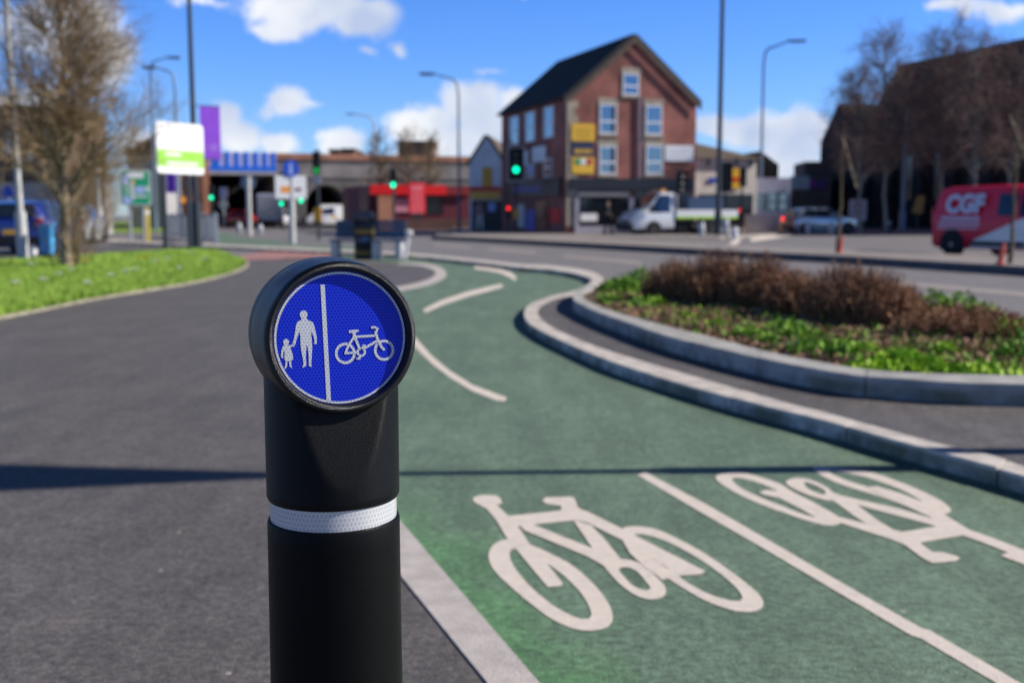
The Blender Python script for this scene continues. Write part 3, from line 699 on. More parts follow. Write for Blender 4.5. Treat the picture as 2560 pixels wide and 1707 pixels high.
# sign face and pictograms
def hexmat(name, base_c, line_c, w0, w1, cell, rough, gridtype='hex', vary=0.0):
    m = bpy.data.materials.new(name); m.use_nodes = True; MATS[name] = m
    nt = m.node_tree; N = nt.nodes; L = nt.links; b = N['Principled BSDF']; b.inputs['Roughness'].default_value = rough; b.inputs['Specular IOR Level'].default_value = 0.3
    uv = N.new('ShaderNodeUVMap')
    def vm(op, a, c=None):
        n = N.new('ShaderNodeVectorMath'); n.operation = op
        for i, v in enumerate((a, c)):
            if v is None: continue
            if isinstance(v, tuple): n.inputs[i].default_value = v
            else: L.new(v, n.inputs[i])
        return n
    s = N.new('ShaderNodeMapping'); s.inputs['Scale'].default_value = (1 / cell, 1 / cell, 0); L.new(uv.outputs[0], s.inputs[0])
    p = vm('ADD', s.outputs[0], (500.0, 866.0254, 0)).outputs[0]
    r_ = (1.0, 1.7320508, 1.0); h_ = (0.5, 0.8660254, 0.0)
    a = vm('SUBTRACT', vm('MODULO', p, r_).outputs[0], h_).outputs[0]
    c = vm('SUBTRACT', vm('MODULO', vm('SUBTRACT', p, h_).outputs[0], r_).outputs[0], h_).outputs[0]
    la = vm('DOT_PRODUCT', a, a).outputs['Value']; lc = vm('DOT_PRODUCT', c, c).outputs['Value']
    lt = N.new('ShaderNodeMath'); lt.operation = 'LESS_THAN'; L.new(la, lt.inputs[0]); L.new(lc, lt.inputs[1])
    mx = N.new('ShaderNodeMix'); mx.data_type = 'VECTOR'; L.new(lt.outputs[0], mx.inputs[0]); L.new(c, mx.inputs[4]); L.new(a, mx.inputs[5])
    ab = vm('ABSOLUTE', mx.outputs[1]).outputs[0]
    d1 = vm('DOT_PRODUCT', ab, h_).outputs['Value']; sx = N.new('ShaderNodeSeparateXYZ'); L.new(ab, sx.inputs[0])
    mm = N.new('ShaderNodeMath'); mm.operation = 'MAXIMUM'; L.new(d1, mm.inputs[0]); L.new(sx.outputs[0], mm.inputs[1])
    rp = N.new('ShaderNodeMapRange'); rp.interpolation_type = 'SMOOTHSTEP'; rp.inputs['From Min'].default_value = w0; rp.inputs['From Max'].default_value = w1; L.new(mm.outputs[0], rp.inputs[0])
    nz = N.new('ShaderNodeTexNoise'); nz.inputs['Scale'].default_value = 35; L.new(uv.outputs[0], nz.inputs['Vector'])
    cm = N.new('ShaderNodeMix'); cm.data_type = 'RGBA'; L.new(rp.outputs[0], cm.inputs[0]); cm.inputs[6].default_value = (*base_c, 1); cm.inputs[7].default_value = (*line_c, 1)
    L.new(cm.outputs[2], b.inputs['Base Color'])
    return m
CELL = 0.0038
hexmat('sign_blue_sheet', (0.0005, 0.006, 0.43), (0.008, 0.060, 0.80), 0.36, 0.47, CELL, 0.45)
hexmat('sign_white_sheet', (0.46, 0.48, 0.52), (0.84, 0.87, 0.92), 0.38, 0.47, CELL, 0.45)
hv = UP - hx * UP.dot(hx); hv.normalize(); hu = hv.cross(hx); hu = -hu if hu.x < 0 else hu
SP = HC + hx * 0.0590                                    # sign plane
def signobj(name, polys, lift, m, parent):
    b = MB()
    z = lift
    for kind, a in polys:
        if kind == 'p': b.slab([p + hx * z for p in a], hx * -0.0002)
        else:
            A, B = a; n = len(A); b.add([p + hx * z for p in A] + [p + hx * z for p in B], [(i, (i + 1) % n, n + (i + 1) % n, n + i) for i in range(n)])
        z += 0.00004
    o = obj(name, b, m, parent)
    l = o.data.uv_layers.new(name='UVMap')
    W = wm(o)
    for lp in o.data.loops:
        q = W @ o.data.vertices[lp.vertex_index].co - SP
        l.data[lp.index].uv = (q.dot(hu), q.dot(hv))
    return o
def sg(pts): return [onplane(660 + x * .2295, 680 + y * .2295, SP, hx) for x, y in pts]
def ell(cx, cy, rx, ry, n=40): return [(cx + rx * math.cos(2 * math.pi * i / n), cy + ry * math.sin(2 * math.pi * i / n)) for i in range(n)]
def circ3(r, n=96): return [SP + (hu * math.cos(2 * math.pi * i / n) + hv * math.sin(2 * math.pi * i / n)) * r for i in range(n)]
panel = signobj('sign_panel', [('p', circ3(0.0722))], 0.0, 'sign_blue_sheet', bol)
signobj('border_ring', [('r', (circ3(0.0716), circ3(0.0692)))], 0.0004, 'sign_white_sheet', panel)
signobj('divider_line', [('p', sg([(614, 138), (661, 138), (729, 1403), (681, 1406)]))], 0.0004, 'sign_white_sheet', panel)
adult = [(408, 498), (405, 520), (365, 540), (348, 575), (338, 650), (325, 730), (310, 768), (318, 800), (340, 790), (352, 740), (370, 690), (386, 640), (395, 700), (398, 790), (405, 860), (420, 930), (430, 1000), (416, 1040), (450, 1028), (462, 1008), (455, 930), (462, 800), (472, 800), (485, 900), (488, 1020), (520, 1034), (514, 1000), (520, 900), (525, 820), (520, 740), (510, 640), (535, 690), (550, 740), (543, 780), (572, 785), (575, 720), (565, 660), (545, 580), (530, 545), (475, 520), (462, 498)]
signobj('adult_figure', [('p', sg(adult)), ('p', sg(ell(431, 462, 42, 45)))], 0.0004, 'sign_white_sheet', panel)
child = [(228, 785), (208, 800), (188, 850), (184, 905), (190, 936), (208, 935), (208, 870), (220, 850), (225, 900), (220, 950), (235, 965), (230, 1020), (218, 1057), (248, 1038), (255, 970), (270, 965), (280, 1030), (306, 1050), (297, 1010), (295, 962), (318, 950), (310, 890), (292, 840), (288, 815), (330, 808), (342, 780), (320, 776), (290, 796), (258, 792)]
signobj('child_figure', [('p', sg(child)), ('p', sg(ell(240, 760, 32, 33)))], 0.0004, 'sign_white_sheet', panel)
st = lambda pts, w: ('p', sg(line_poly(pts, w)))
rg = lambda cx, cy, a, b_, c, d: ('r', (sg(ell(cx, cy, a, b_, 48)), sg(ell(cx, cy, c, d, 48))))
signobj('bicycle_figure', [rg(885, 884, 113, 117, 84, 87), rg(1307, 850, 111, 115, 82, 86), rg(1058, 870, 52, 52, 28, 28),
    st([(925, 648), (985, 645), (1032, 636)], [14, 18, 9]), st([(980, 650), (984, 705)], 17), st([(975, 706), (1228, 690)], 13), st([(985, 700), (1015, 770), (1042, 838)], 14),
    st([(984, 700), (935, 775), (905, 830), (886, 888)], 13), st([(878, 884), (1020, 872)], 12), st([(1085, 832), (1240, 742)], 13), st([(1212, 640), (1232, 720), (1258, 775), (1282, 820), (1312, 848)], 14),
    st([(1165, 603), (1205, 600), (1236, 612), (1218, 655)], 13), st([(1030, 945), (1052, 905)], 13), st([(1068, 830), (1086, 800)], 13), st([(1005, 942), (1050, 940)], 10), st([(1072, 798), (1104, 796)], 9)], 0.0004, 'sign_white_sheet', panel)
# reflective band between collar and lower post
hexmat('reflective_band', (0.60, 0.62, 0.66), (0.95, 0.95, 0.96), 0.40, 0.47, 0.0046, 0.18)
o = obj('reflective_band', m_, 'reflective_band', bol, smooth=30)
MATS['reflective_band'].node_tree.nodes['Principled BSDF'].inputs['Metallic'].default_value = 0.35
l = o.data.uv_layers.new(name='UVMap')
for lp in o.data.loops:
    q = o.data.vertices[lp.vertex_index].co
    l.data[lp.index].uv = (math.atan2(q.y + 1e-6, -q.x if abs(q.y) > 1 else q.x) * 0.0722, q.z * 0.75)
# ---------------------------------------------------------------- buildings
brick_mat('red_brick', (0.33, 0.108, 0.082), (0.25, 0.080, 0.064), (0.25, 0.15, 0.125), 4.0, big=.38)
brick_mat('orange_brick', (0.44, 0.19, 0.11), (0.36, 0.15, 0.09), (0.34, 0.22, 0.16), 4.0)
brick_mat('brown_brick', (0.20, 0.12, 0.085), (0.15, 0.09, 0.065), (0.18, 0.14, 0.11), 3.0)
brick_mat('viaduct_stone', (0.19, 0.175, 0.165), (0.15, 0.14, 0.135), (0.13, 0.12, 0.11), 1.6)
mat('blue_white_render', (0.80, 0.82, 0.86), 0.8, 0.1, 1.5)
mat('cream_render', (0.68, 0.64, 0.58), 0.85, 0.12, 1.2)
mat('roof_brown', (0.10, 0.075, 0.06), 0.9, 0.2, 3)
mat('black_fascia', (0.010, 0.012, 0.018), 0.4, 0.2)
mat('lilac_render', (0.42, 0.42, 0.56), 0.8, 0.1)

class Wall:
    """a vertical facade plane: origin p at ground, u to the right, n outwards"""
    def __init__(s, p, u): s.p = Vector((p[0], p[1], 0)); s.u = Vector((u[0], u[1], 0)).normalized(); s.n = Vector((s.u.y, -s.u.x, 0))
    def uz(s, sx, sy):
        q = onplane(sx, sy, s.p, s.n); return (q - s.p).dot(s.u), q.z
    def at(s, u, z, d=0.0): return s.p + s.u * u + UP * z + s.n * d
def zrect(w, conv, x0, x1, y0, y1):
    a, b_ = conv([(x0, y0), (x1, y1)]); c = conv([(x0, y1)])[0]
    u0, z1 = w.uz(*a); u1, z0 = w.uz(*b_)
    return u0, u1, z0, z1
def window(w, r, parent, frame='pvc_white', glass='window_glass', split=0.42, t=0.075, lintel='stone_trim', mull=False):
    u0, u1, z0, z1 = r
    f = MB(); zs = z0 + (z1 - z0) * split
    f.obox(w.p, w.u, w.n, u0, u0 + t, z0, z1, 0.004, 0.06); f.obox(w.p, w.u, w.n, u1 - t, u1, z0, z1, 0.004, 0.06)
    f.obox(w.p, w.u, w.n, u0 + t, u1 - t, z0, z0 + t, 0.004, 0.058); f.obox(w.p, w.u, w.n, u0 + t, u1 - t, z1 - t, z1, 0.004, 0.058)
    if split: f.obox(w.p, w.u, w.n, u0 + t, u1 - t, zs - t * .7, zs + t * .7, 0.004, 0.056)
    if mull: f.obox(w.p, w.u, w.n, (u0 + u1) / 2 - t / 2, (u0 + u1) / 2 + t / 2, z0 + t, z1 - t, 0.006, 0.054)
    fo = obj('window', f, frame, parent)
    g = MB(); g.obox(w.p, w.u, w.n, u0 + t * .5, u1 - t * .5, z0 + t * .5, z1 - t * .5, 0.002, 0.03); obj('pane', g, glass, fo)
    if lintel:
        s = MB(); s.obox(w.p, w.u, w.n, u0 - .1, u1 + .1, z0 - .14, z0 - .005, 0.002, 0.10); obj('sill', s, lintel, fo)
        s = MB(); s.obox(w.p, w.u, w.n, u0 - .08, u1 + .08, z1 + .005, z1 + .32, 0.002, 0.03); obj('lintel', s, lintel, fo)
    return fo
def board(name, w, r, m, parent, d0=0.02, d1=0.08):
    b = MB(); b.obox(w.p, w.u, w.n, r[0], r[1], r[2], r[3], d0, d1); return obj(name, b, m, parent)

# --- the brick corner building
CP = Vector((2.84, 58.0, 0)); gu = Vector((0.947, 0.321, 0)).normalized(); fu = Vector((-gu.y, gu.x, 0))
Wd, Ln, EV = 7.5, 10.8, 7.15
apz = 10.35
bb = thing('corner_building', 'red brick corner building with steep dark roof, white windows and yellow gable signs', 'building', CP)
ga = Wall(CP, gu)                                         # gable faces the camera
lf = Wall(CP + fu * Ln, -fu)                              # left facade; u runs from far end to the corner
m_ = MB()
def gprism(mb, p, u, v, w, l, h, ap, z0=0.0):
    a = [p + u * 0, p + u * w]; q = [p + v * l, p + v * l + u * w]
    vs = [a[0] + UP * z0, a[1] + UP * z0, a[1] + UP * h, a[0] + u * (w / 2) + UP * ap, a[0] + UP * h]
    vs2 = [x + v * l for x in vs]
    mb.add(vs + vs2, [(0, 1, 2, 3, 4), (9, 8, 7, 6, 5), (0, 5, 6, 1), (1, 6, 7, 2), (2, 7, 8, 3), (3, 8, 9, 4), (4, 9, 5, 0)])
gprism(m_, CP, gu, fu, Wd, Ln, EV, apz); obj('wall', m_, 'red_brick', bb, uv=True)
def roof_slabs(mb, p, u, v, w, l, h, ap, over=0.25, th=0.14, end=0.15):
    for s in (0, 1):
        e = p + u * (w * s); rdg = p + u * (w / 2) + UP * (ap + .02); ee = e + UP * (h + .02)
        d = (ee - rdg).normalized(); ee = ee + d * over
        nn = d.cross(v).normalized(); nn = nn if nn.z > 0 else -nn
        a, b_, c, d_ = rdg - v * end, rdg + v * (l + end), ee + v * (l + end), ee - v * end
        mb.slab([a + nn * .01, b_ + nn * .01, c + nn * .01, d_ + nn * .01], nn * th)
m_ = MB(); roof_slabs(m_, CP, gu, fu, Wd, Ln, EV, apz); rf = obj('roof', m_, 'slate', bb)
m_ = MB()
for s in (0, 1):                                          # barge boards on the gable
    rdg = CP + gu * (Wd / 2) + UP * (apz + .0); e = CP + gu * (Wd * s) + UP * EV; d = (e - rdg).normalized(); e = e + d * .25
    dn_ = Vector((0, 0, -.34)); m_.slab([rdg - fu * .18, e - fu * .18, e - fu * .18 + dn_, rdg - fu * .18 + dn_], -fu * .05)
obj('barge_board', m_, 'roof_brown', rf)
C4 = lambda p: K(1160, 80, .3445, p)
for x0, x1, y0, y1 in ((1150, 1268, 302, 462), (982, 1106, 522, 742), (1316, 1434, 532, 750), (980, 1104, 826, 1034), (1318, 1440, 822, 1034)):
    window(ga, zrect(ga, C4, x0, x1, y0, y1), bb)
m_ = MB()
u0, u1, z0, z1 = zrect(ga, C4, 718, 790, 510, 1440)
k_ = 0
z = 0.5
while z < EV - .3:
    m_.obox(ga.p, ga.u, ga.n, 0.0, 0.42 if k_ % 2 else 0.62, z, z + .36, 0.002, 0.035); z += .38; k_ += 1
obj('quoins', m_, 'stone_trim', bb)
ys = board('sign_board', ga, zrect(ga, C4, 778, 945, 666, 795), 'yellow_board', bb); ys['label'] = 'yellow sign board'
nb_ = board('sign_board', ga, zrect(ga, C4, 780, 942, 797, 905), 'navy_board', bb); nb_['label'] = 'navy sign board with yellow lettering'
yb = board('sign_board', ga, zrect(ga, C4, 780, 938, 907, 1030), 'yellow_board', bb); yb['label'] = 'lower yellow sign board with round emblems'
def lines(parent, w, conv, rows, m, d=0.085):
    for x0, x1, y0, y1 in rows:
        b = MB(); x = x0
        while x < x1:
            wd = random.uniform(9, 17); r = zrect(w, conv, x, min(x + wd, x1), y0, y1); b.obox(w.p, w.u, w.n, r[0], r[1], r[2], r[3], d - .01, d); x += wd + 5
        obj('lettering', b, m, parent)
lines(ys, ga, C4, [(800, 925, 700, 714), (810, 915, 728, 742), (805, 920, 756, 768)], mat('ochre_ink', (0.45, 0.25, 0.02), 0.6))
lines(nb_, ga, C4, [(800, 925, 852, 880)], 'yellow_board')
for nm, cx, m in (('roundel', 820, 'sign_green'), ('roundel', 862, 'white_paint'), ('roundel', 905, 'red_paint')):
    p = onplane(*C4([(cx, 942)])[0], ga.p, ga.n); b = MB(); b.lathe([(0.16, 0.08), (0.16, 0.10)], p, ga.n, 20); obj(nm, b, m, yb)
ws = board('sign_board', ga, zrect(ga, C4, 1458, 1660, 822, 940), 'white_paint', bb); ws['label'] = 'blank white sign board'
lines(ws, ga, C4, [(1490, 1630, 852, 872), (1500, 1620, 890, 905)], mat('faint_ink', (0.66, 0.67, 0.72), 0.6))
board('fascia', ga, zrect(ga, C4, 765, 1650, 1060, 1152), 'black_fascia', bb, .01, .22)
fa = board('shutter_box', ga, zrect(ga, C4, 820, 1190, 1154, 1196), mat('dull_shutter', (.15, .15, .16), .6), bb, .01, .16)
r = zrect(ga, C4, 832, 1190, 1200, 1430)
sw = board('shop_window', ga, r, 'dark_glass', bb, .004, .05)
m_ = MB(); m_.obox(ga.p, ga.u, ga.n, r[0] - .24, r[0] - .02, .05, r[3], .003, .12); m_.obox(ga.p, ga.u, ga.n, r[1] + .02, r[1] + .26, .05, r[3], .003, .12)
m_.obox(ga.p, ga.u, ga.n, r[0] - .02, r[1] + .02, .05, .5, .003, .10); obj('shop_front_frame', m_, mat('lilac_white', (.30, .29, .36), .6), bb)
r2 = zrect(ga, C4, 1240, 1640, 1160, 1430); board('shop_window', ga, r2, 'dark_glass', bb, .004, .05)
m_ = MB(); m_.obox(ga.p, ga.u, ga.n, r[0] + .1, r[0] + 1.05, .75, 1.15, .052, .07); obj('window_poster', m_, 'white_paint', bb)
p = onplane(*C4([(1268, 470)])[0], ga.p, ga.n); q = onplane(*C4([(1268, 1160)])[0], ga.p, ga.n)
m_ = MB(); m_.tube([p + ga.n * .09, q + ga.n * .09], .06); obj('downpipe', m_, 'blue_grey_post', bb)
for x0, x1, y0, y1 in ((338, 400, 622, 812), (450, 516, 592, 792), (584, 652, 552, 762), (460, 512, 962, 1056), (586, 640, 920, 1050)):
    window(lf, zrect(lf, C4, x0, x1, y0, y1), bb, lintel=None, split=.5)
for x0, x1, y0, y1 in ((424, 468, 868, 965), (500, 596, 842, 938)):
    board('sign_board', lf, zrect(lf, C4, x0, x1, y0, y1), 'white_paint', bb, .02, .07)
fb = board('fascia', lf, zrect(lf, C4, 340, 716, 1090, 1190), 'black_fascia', bb, .01, .2)
lines(fb, lf, C4, [(380, 580, 1128, 1160)], mat('violet_ink', (0.10, 0.12, 0.40), 0.5), .21)
for nm, x0, x1, y0, y1, m in (('door', 450, 520, 1290, 1440, 'sign_blue'), ('window_poster', 622, 700, 1280, 1385, 'red_shop'), ('door', 398, 440, 1252, 1420, 'cream_render'), ('shop_window', 530, 615, 1230, 1430, 'dark_glass')):
    board(nm, lf, zrect(lf, C4, x0, x1, y0, y1), m, bb, .01, .07)

# --- white gabled house on the left of it
C3 = lambda p: K(820, 340, .2168, p)
HW = Wall(P(*C3([(1630, 1100)])[0], 69.0).xy, (1.0, -0.10)); hz = HW.uz
hw_w = HW.uz(*C3([(2020, 1100)])[0])[0]; ev = HW.uz(*C3([(1630, 310)])[0])[1]; ap = HW.uz(*C3([(1830, 0)])[0])[1]
hb = thing('gabled_house', 'narrow pale blue-white gabled house with a yellow window above a red and yellow shop sign', 'building', HW.p)
m_ = MB(); gprism(m_, HW.p, HW.u, -HW.n, hw_w, 8, ev, ap); obj('wall', m_, 'blue_white_render', hb)
m_ = MB(); roof_slabs(m_, HW.p, HW.u, -HW.n, hw_w, 8, ev, ap, .2, .1, .1); obj('roof', m_, 'roof_brown', hb)
window(HW, zrect(HW, C3, 1780, 1890, 362, 600), hb, frame='amber_box', glass=mat('yellow_panel', (0.80, 0.48, 0.05), 0.5), split=0, lintel=None, mull=True)
r = zrect(HW, C3, 1640, 1985, 640, 725); sb_ = board('shop_sign', HW, r, mat('orange_yellow', (0.95, 0.50, 0.08), .5), hb, .02, .3)
m_ = MB(); m_.obox(HW.p, HW.u, HW.n, r[0], r[1], r[3] + .005, r[3] + .28, .02, .34); obj('red_canopy', m_, 'red_shop', hb)
r = zrect(HW, C3, 1660, 2010, 745, 1100); board('shop_front', HW, (r[0], r[1], .1, r[3]), 'black_fascia', hb, .01, .08)
board('window_poster', HW, zrect(HW, C3, 1850, 1930, 770, 870), 'pale_blue', hb, .09, .11)
# --- red fronted restaurant
RW = Wall(P(*C3([(470, 1050)])[0], 82.0).xy, (1.0, 0.38))
rb = thing('red_shop_building', 'low dark restaurant with a bright red fascia and maroon end wall', 'building', RW.p)
r = zrect(RW, C3, 470, 1650, 560, 1050); top = r[3]
m_ = MB(); m_.obox(RW.p, RW.u, RW.n, 0, r[1], 0, top - .05, -9, 0); obj('wall', m_, 'maroon', rb)
r = zrect(RW, C3, 470, 1340, 562, 680); board('fascia', RW, r, 'red_shop', rb, .02, .5)
r = zrect(RW, C3, 1345, 1640, 596, 680); board('fascia', RW, r, mat('dark_red', (0.22, 0.01, 0.015), .5), rb, .02, .4)
r = zrect(RW, C3, 790, 1330, 700, 900); sw = board('shop_window', RW, r, 'dark_glass', rb, .01, .06)
r = zrect(RW, C3, 770, 925, 720, 880); board('window_poster', RW, r, mat('pink_poster', (0.55, 0.22, 0.30), .5), rb, .07, .09)
r = zrect(RW, C3, 560, 742, 690, 1040); pl = MB(); pl.obox(RW.p, RW.u, RW.n, r[0], r[1], 0, r[3], .01, .5); obj('pillar', pl, 'orange_brick', rb, uv=True)
m_ = MB(); LW = Wall(P(*C3([(235, 1050)])[0], 86.0).xy, (0.86, -0.5))
r = zrect(LW, C3, 236, 466, 590, 1050); m_.obox(LW.p, LW.u, LW.n, 0, (RW.p - LW.p).dot(LW.u), 0, r[3], -4, 0); obj('side_wall', m_, mat('maroon_panel', (0.17, 0.012, 0.04), .4), rb)
m_ = MB(); lw = Wall(RW.p + RW.n * 3.0, RW.u); r = zrect(lw, C3, 800, 1640, 960, 1050); m_.obox(lw.p, lw.u, lw.n, r[0], r[1], 0, r[3], 0, .3)
tag(obj('low_wall', m_, brick_mat('shaded_brick', (.10, .04, .035), (.07, .03, .028), (.08, .06, .05)), None, uv=True), 'low shade-darkened brick wall in front of the red fronted restaurant', 'wall')  # brick colour darkened to carry the shade in front of the restaurant
# red totem sign
tp = P(*C3([(1020, 1000)])[0], 80.5); tp.z = 0; TW = Wall((tp.x, tp.y), (1, .40)); r = zrect(TW, C3, 930, 1115, 540, 892)
tt = thing('totem_sign', 'tall bright red totem sign with rows of pale lettering in front of the restaurant', 'sign', tp)
m_ = MB(); m_.obox(TW.p, TW.u, TW.n, r[0], r[1], r[2], r[3], -.15, .15); obj('sign_panel', m_, mat('red_sign', (0.85, 0.03, 0.06), .4), tt)
m_ = MB(); m_.obox(TW.p, TW.u, TW.n, r[0] + .3, r[1] - .3, 0, r[2], -.08, .08); obj('post', m_, 'dark_post', tt)
lines(tt, TW, C3, [(955, 1090, 580, 625)] + [(955, 1090, y, y + 14) for y in range(655, 880, 32)], mat('pink_ink', (0.85, 0.30, 0.33), .5), .16)

# --- railway viaduct with arch, and blue girder bridge
VW = Wall(P(689, 560, 99.0).xy, (1.0, 0.36)); vlen = VW.uz(1180, 560)[0]; vt0 = VW.uz(700, 398)[1]
va = thing('railway_viaduct', 'long grey stone railway viaduct with an orange brick parapet and one dark arch', 'bridge', VW.p)
A0 = VW.uz(766, 556); A1 = VW.uz(868, 556); At = VW.uz(818, 462)
ac, ar, ah = (A0[0] + A1[0]) / 2, (A1[0] - A0[0]) / 2, At[1]
rise = ah - ar if ah > ar else 0.5
arc = [(ac - ar * math.cos(math.pi * i / 16), rise + ar * math.sin(math.pi * i / 16)) for i in range(17)]
bk = MB(); bk.obox(VW.p, VW.u, VW.n, ac - ar - .5, ac + ar + .5, 0, vt0 - .5, -9.0, -8.1); obj('arch_shade_back', bk, 'soot_stone', va)  # added dark wall, stands in for the shade inside the arch
face = [(0, 0), (ac - ar, 0)] + arc + [(ac + ar, 0), (vlen, 0), (vlen, vt0), (0, vt0)]
m_ = MB(); m_.slab([VW.at(u, z) for u, z in face], VW.n * -8.0); obj('wall', m_, 'viaduct_stone', va, uv=True)
par = VW.uz(700, 383)[1]
m_ = MB(); m_.obox(VW.p, VW.u, VW.n, 0, vlen, vt0 + .005, par, -.5, .12); obj('parapet', m_, 'orange_brick', va, uv=True)
m_ = MB(); m_.obox(VW.p, VW.u, VW.n, 0, vlen, vt0 - 1.6, vt0 - .5, .01, .10); obj('string_course', m_, mat('weathered_concrete', (.24, .22, .21), .9, .25, .8), va)
# girder
BW = Wall(P(505, 560, 96.0).xy, (1.0, 0.34)); g0 = BW.uz(520, 436); g1 = BW.uz(690, 383)
br = thing('girder_bridge', 'bright blue steel girder railway bridge with raised ribs over the road', 'bridge', BW.at(g0[0], 0))
m_ = MB(); m_.obox(BW.p, BW.u, BW.n, g0[0], g1[0], g0[1] + .60, g1[1], -.25, 0); obj('web_plate', m_, 'bridge_panel', br)
m_ = MB(); m_.obox(BW.p, BW.u, BW.n, g0[0], g1[0], g0[1] + .30, g0[1] + .72, -.3, .06); obj('lower_flange', m_, 'bridge_blue', br)
for x in (535, 543.5, 568.5, 592.5, 616, 640, 663, 684):
    c, z = BW.uz(x, 400); m_ = MB(); m_.obox(BW.p, BW.u, BW.n, c - .16, c + .16, g0[1] + .725, g1[1] + .06, .004, .05); obj('rib', m_, 'bridge_blue', br)
m_ = MB(); m_.obox(BW.p, BW.u, BW.n, g0[0], g1[0], g0[1], g0[1] + .295, -.3, .08); obj('kerb_beam', m_, 'grey_render', br)
m_ = MB(); m_.obox(BW.p, BW.u, BW.n, g0[0], g1[0], g0[1] + .3, g0[1] + 1.0, -30, -.31); obj('deck', m_, 'black_matte', br)
# pier on the left and dark abutments under the deck
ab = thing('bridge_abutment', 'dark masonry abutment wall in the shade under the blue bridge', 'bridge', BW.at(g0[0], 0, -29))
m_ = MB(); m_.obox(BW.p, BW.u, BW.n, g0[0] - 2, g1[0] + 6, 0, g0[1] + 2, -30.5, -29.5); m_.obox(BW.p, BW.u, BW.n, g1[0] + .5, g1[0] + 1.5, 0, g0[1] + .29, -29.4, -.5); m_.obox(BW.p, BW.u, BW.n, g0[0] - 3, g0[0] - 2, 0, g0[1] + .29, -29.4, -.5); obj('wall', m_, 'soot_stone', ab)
L0 = BW.uz(400, 500)[0]; L1 = BW.uz(524, 500)[0]; lz = BW.uz(450, 430)[1]
lb = thing('orange_brick_building', 'orange brick building with a lit sign strip left of the blue bridge', 'building', BW.at(L0, 0))
m_ = MB(); m_.obox(BW.p, BW.u, BW.n, L0, L1, 0, lz + 1, -10, .2); obj('wall', m_, 'orange_brick', lb, uv=True)
CL_ = lambda p: K(380, 280, .1786, p)
r = zrect(BW, CL_, 230, 640, 1190, 1275); board('sign_board', BW, r, 'orange_board', lb, .21, .5)
for x0, x1 in ((360, 440), (540, 620)):
    r = zrect(BW, CL_, x0, x1, 950, 1110); Wb = Wall(BW.p + BW.n * .2, BW.u); window(Wb, r, lb, lintel=None, frame='roof_brown', glass='dark_glass')
r = zrect(BW, CL_, 250, 390, 1310, 1420); board('door', BW, r, 'dark_glass', lb, .21, .3)
m_ = MB(); r = zrect(BW, CL_, 690, 800, 640, 1440); m_.obox(BW.p, BW.u, BW.n, r[0], r[1], 0, r[3], .21, .8); obj('corner_pier', m_, 'orange_brick', lb, uv=True)
# chimneys / buildings peeping over the viaduct
def block(name, label, sx0, sx1, sy, Y, m, dep=8, cat='building', roof=None, caps=True):
    p0, p1 = P(sx0, sy, Y), P(sx1, sy, Y); t = thing(name, label, cat, ((p0.x + p1.x) / 2, Y, 0))
    b = MB(); b.prism([(p0.x, Y), (p1.x, Y), (p1.x, Y + dep), (p0.x, Y + dep)], 0, p0.z); obj('wall', b, m, t, uv=True)
    if caps:
        b = MB(); b.prism([(p0.x - .2, Y - .2), (p1.x + .2, Y - .2), (p1.x + .2, Y + dep), (p0.x - .2, Y + dep)], p0.z + .003, p0.z + .35); obj('coping', b, roof or 'roof_brown', t)
    return t
block('brick_tower', 'pale brown brick tower rising above the viaduct behind bare trees', 995, 1080, 360, 130, 'brown_brick')
block('brick_block', 'small orange brick block with dark top peeping over the viaduct', 856, 884, 379, 128, 'orange_brick')
block('dark_tower', 'small dark rooftop hut beside the orange block on the viaduct', 826, 846, 381, 127, 'soot_stone')
# left side: retaining wall and brick houses behind the tree
block('retaining_wall', 'grey retaining wall behind the parked cars on the left', -260, 262, 455, 64, 'grey_render', 1.0, 'wall')
t = block('terraced_houses', 'brown brick houses behind the tree at the left edge', -300, 150, 276, 82, 'brown_brick', 9)
hw = Wall(P(-300, 500, 82).xy, (1, 0))
for x0, x1, y0, y1 in ((10, 30, 330, 385), (60, 84, 380, 402), (110, 130, 330, 380), (-60, -40, 330, 380)):
    a = hw.uz(x0, y0); b_ = hw.uz(x1, y1); window(hw, (a[0], b_[0], b_[1], a[1]), t, lintel=None)
sg_ = block('slate_shed', 'grey clad building with a sloping roof behind the white and green sign', 318, 400, 380, 90, 'grey_render')
p0, p1 = P(300, 388, 89.7), P(395, 330, 89.7)
b = MB(); b.slab([Vector((p0.x, 89.7, p0.z)), Vector((p1.x, 89.7, p0.z)), Vector((p1.x, 89.7, p1.z))], Vector((0, 8, 0))); obj('gable', b, 'slate', sg_)

# --- shops right of the corner building
C5 = lambda p: K(1500, 380, .2636, p)
GW = Wall(P(*C5([(885, 740)])[0], 66.0).xy, (1.0, 0.30))
gb = thing('white_shop_building', 'white rendered shop with a brown roof right of the brick corner building', 'building', GW.p)
r = zrect(GW, C5, 885, 1470, 60, 740); m_ = MB(); m_.obox(GW.p, GW.u, GW.n, 0, r[1], 0, r[3], -8, 0); obj('wall', m_, 'cream_render', gb)
a = GW.uz(*C5([(885, -120)])[0]); b_ = GW.uz(*C5([(1500, 50)])[0])
m_ = MB(); u1 = r[1]; rz = r[3]; tz = GW.uz(*C5([(1000, -130)])[0])[1]
m_.add([GW.at(-.1, rz + .01, .3), GW.at(u1 + .3, rz + .01, .3), GW.at(u1 + .3, rz + .01, -8), GW.at(-.1, rz + .01, -8), GW.at(-.1, tz, -3.5), GW.at(u1 - 2.6, tz, -3.5)], [(0, 1, 5, 4), (1, 2, 5), (2, 3, 4, 5), (3, 0, 4), (3, 2, 1, 0)])
obj('roof', m_, 'roof_brown', gb)
board('signboard', GW, zrect(GW, C5, 1210, 1330, 155, 350), 'yellow_board', gb, .02, .1)
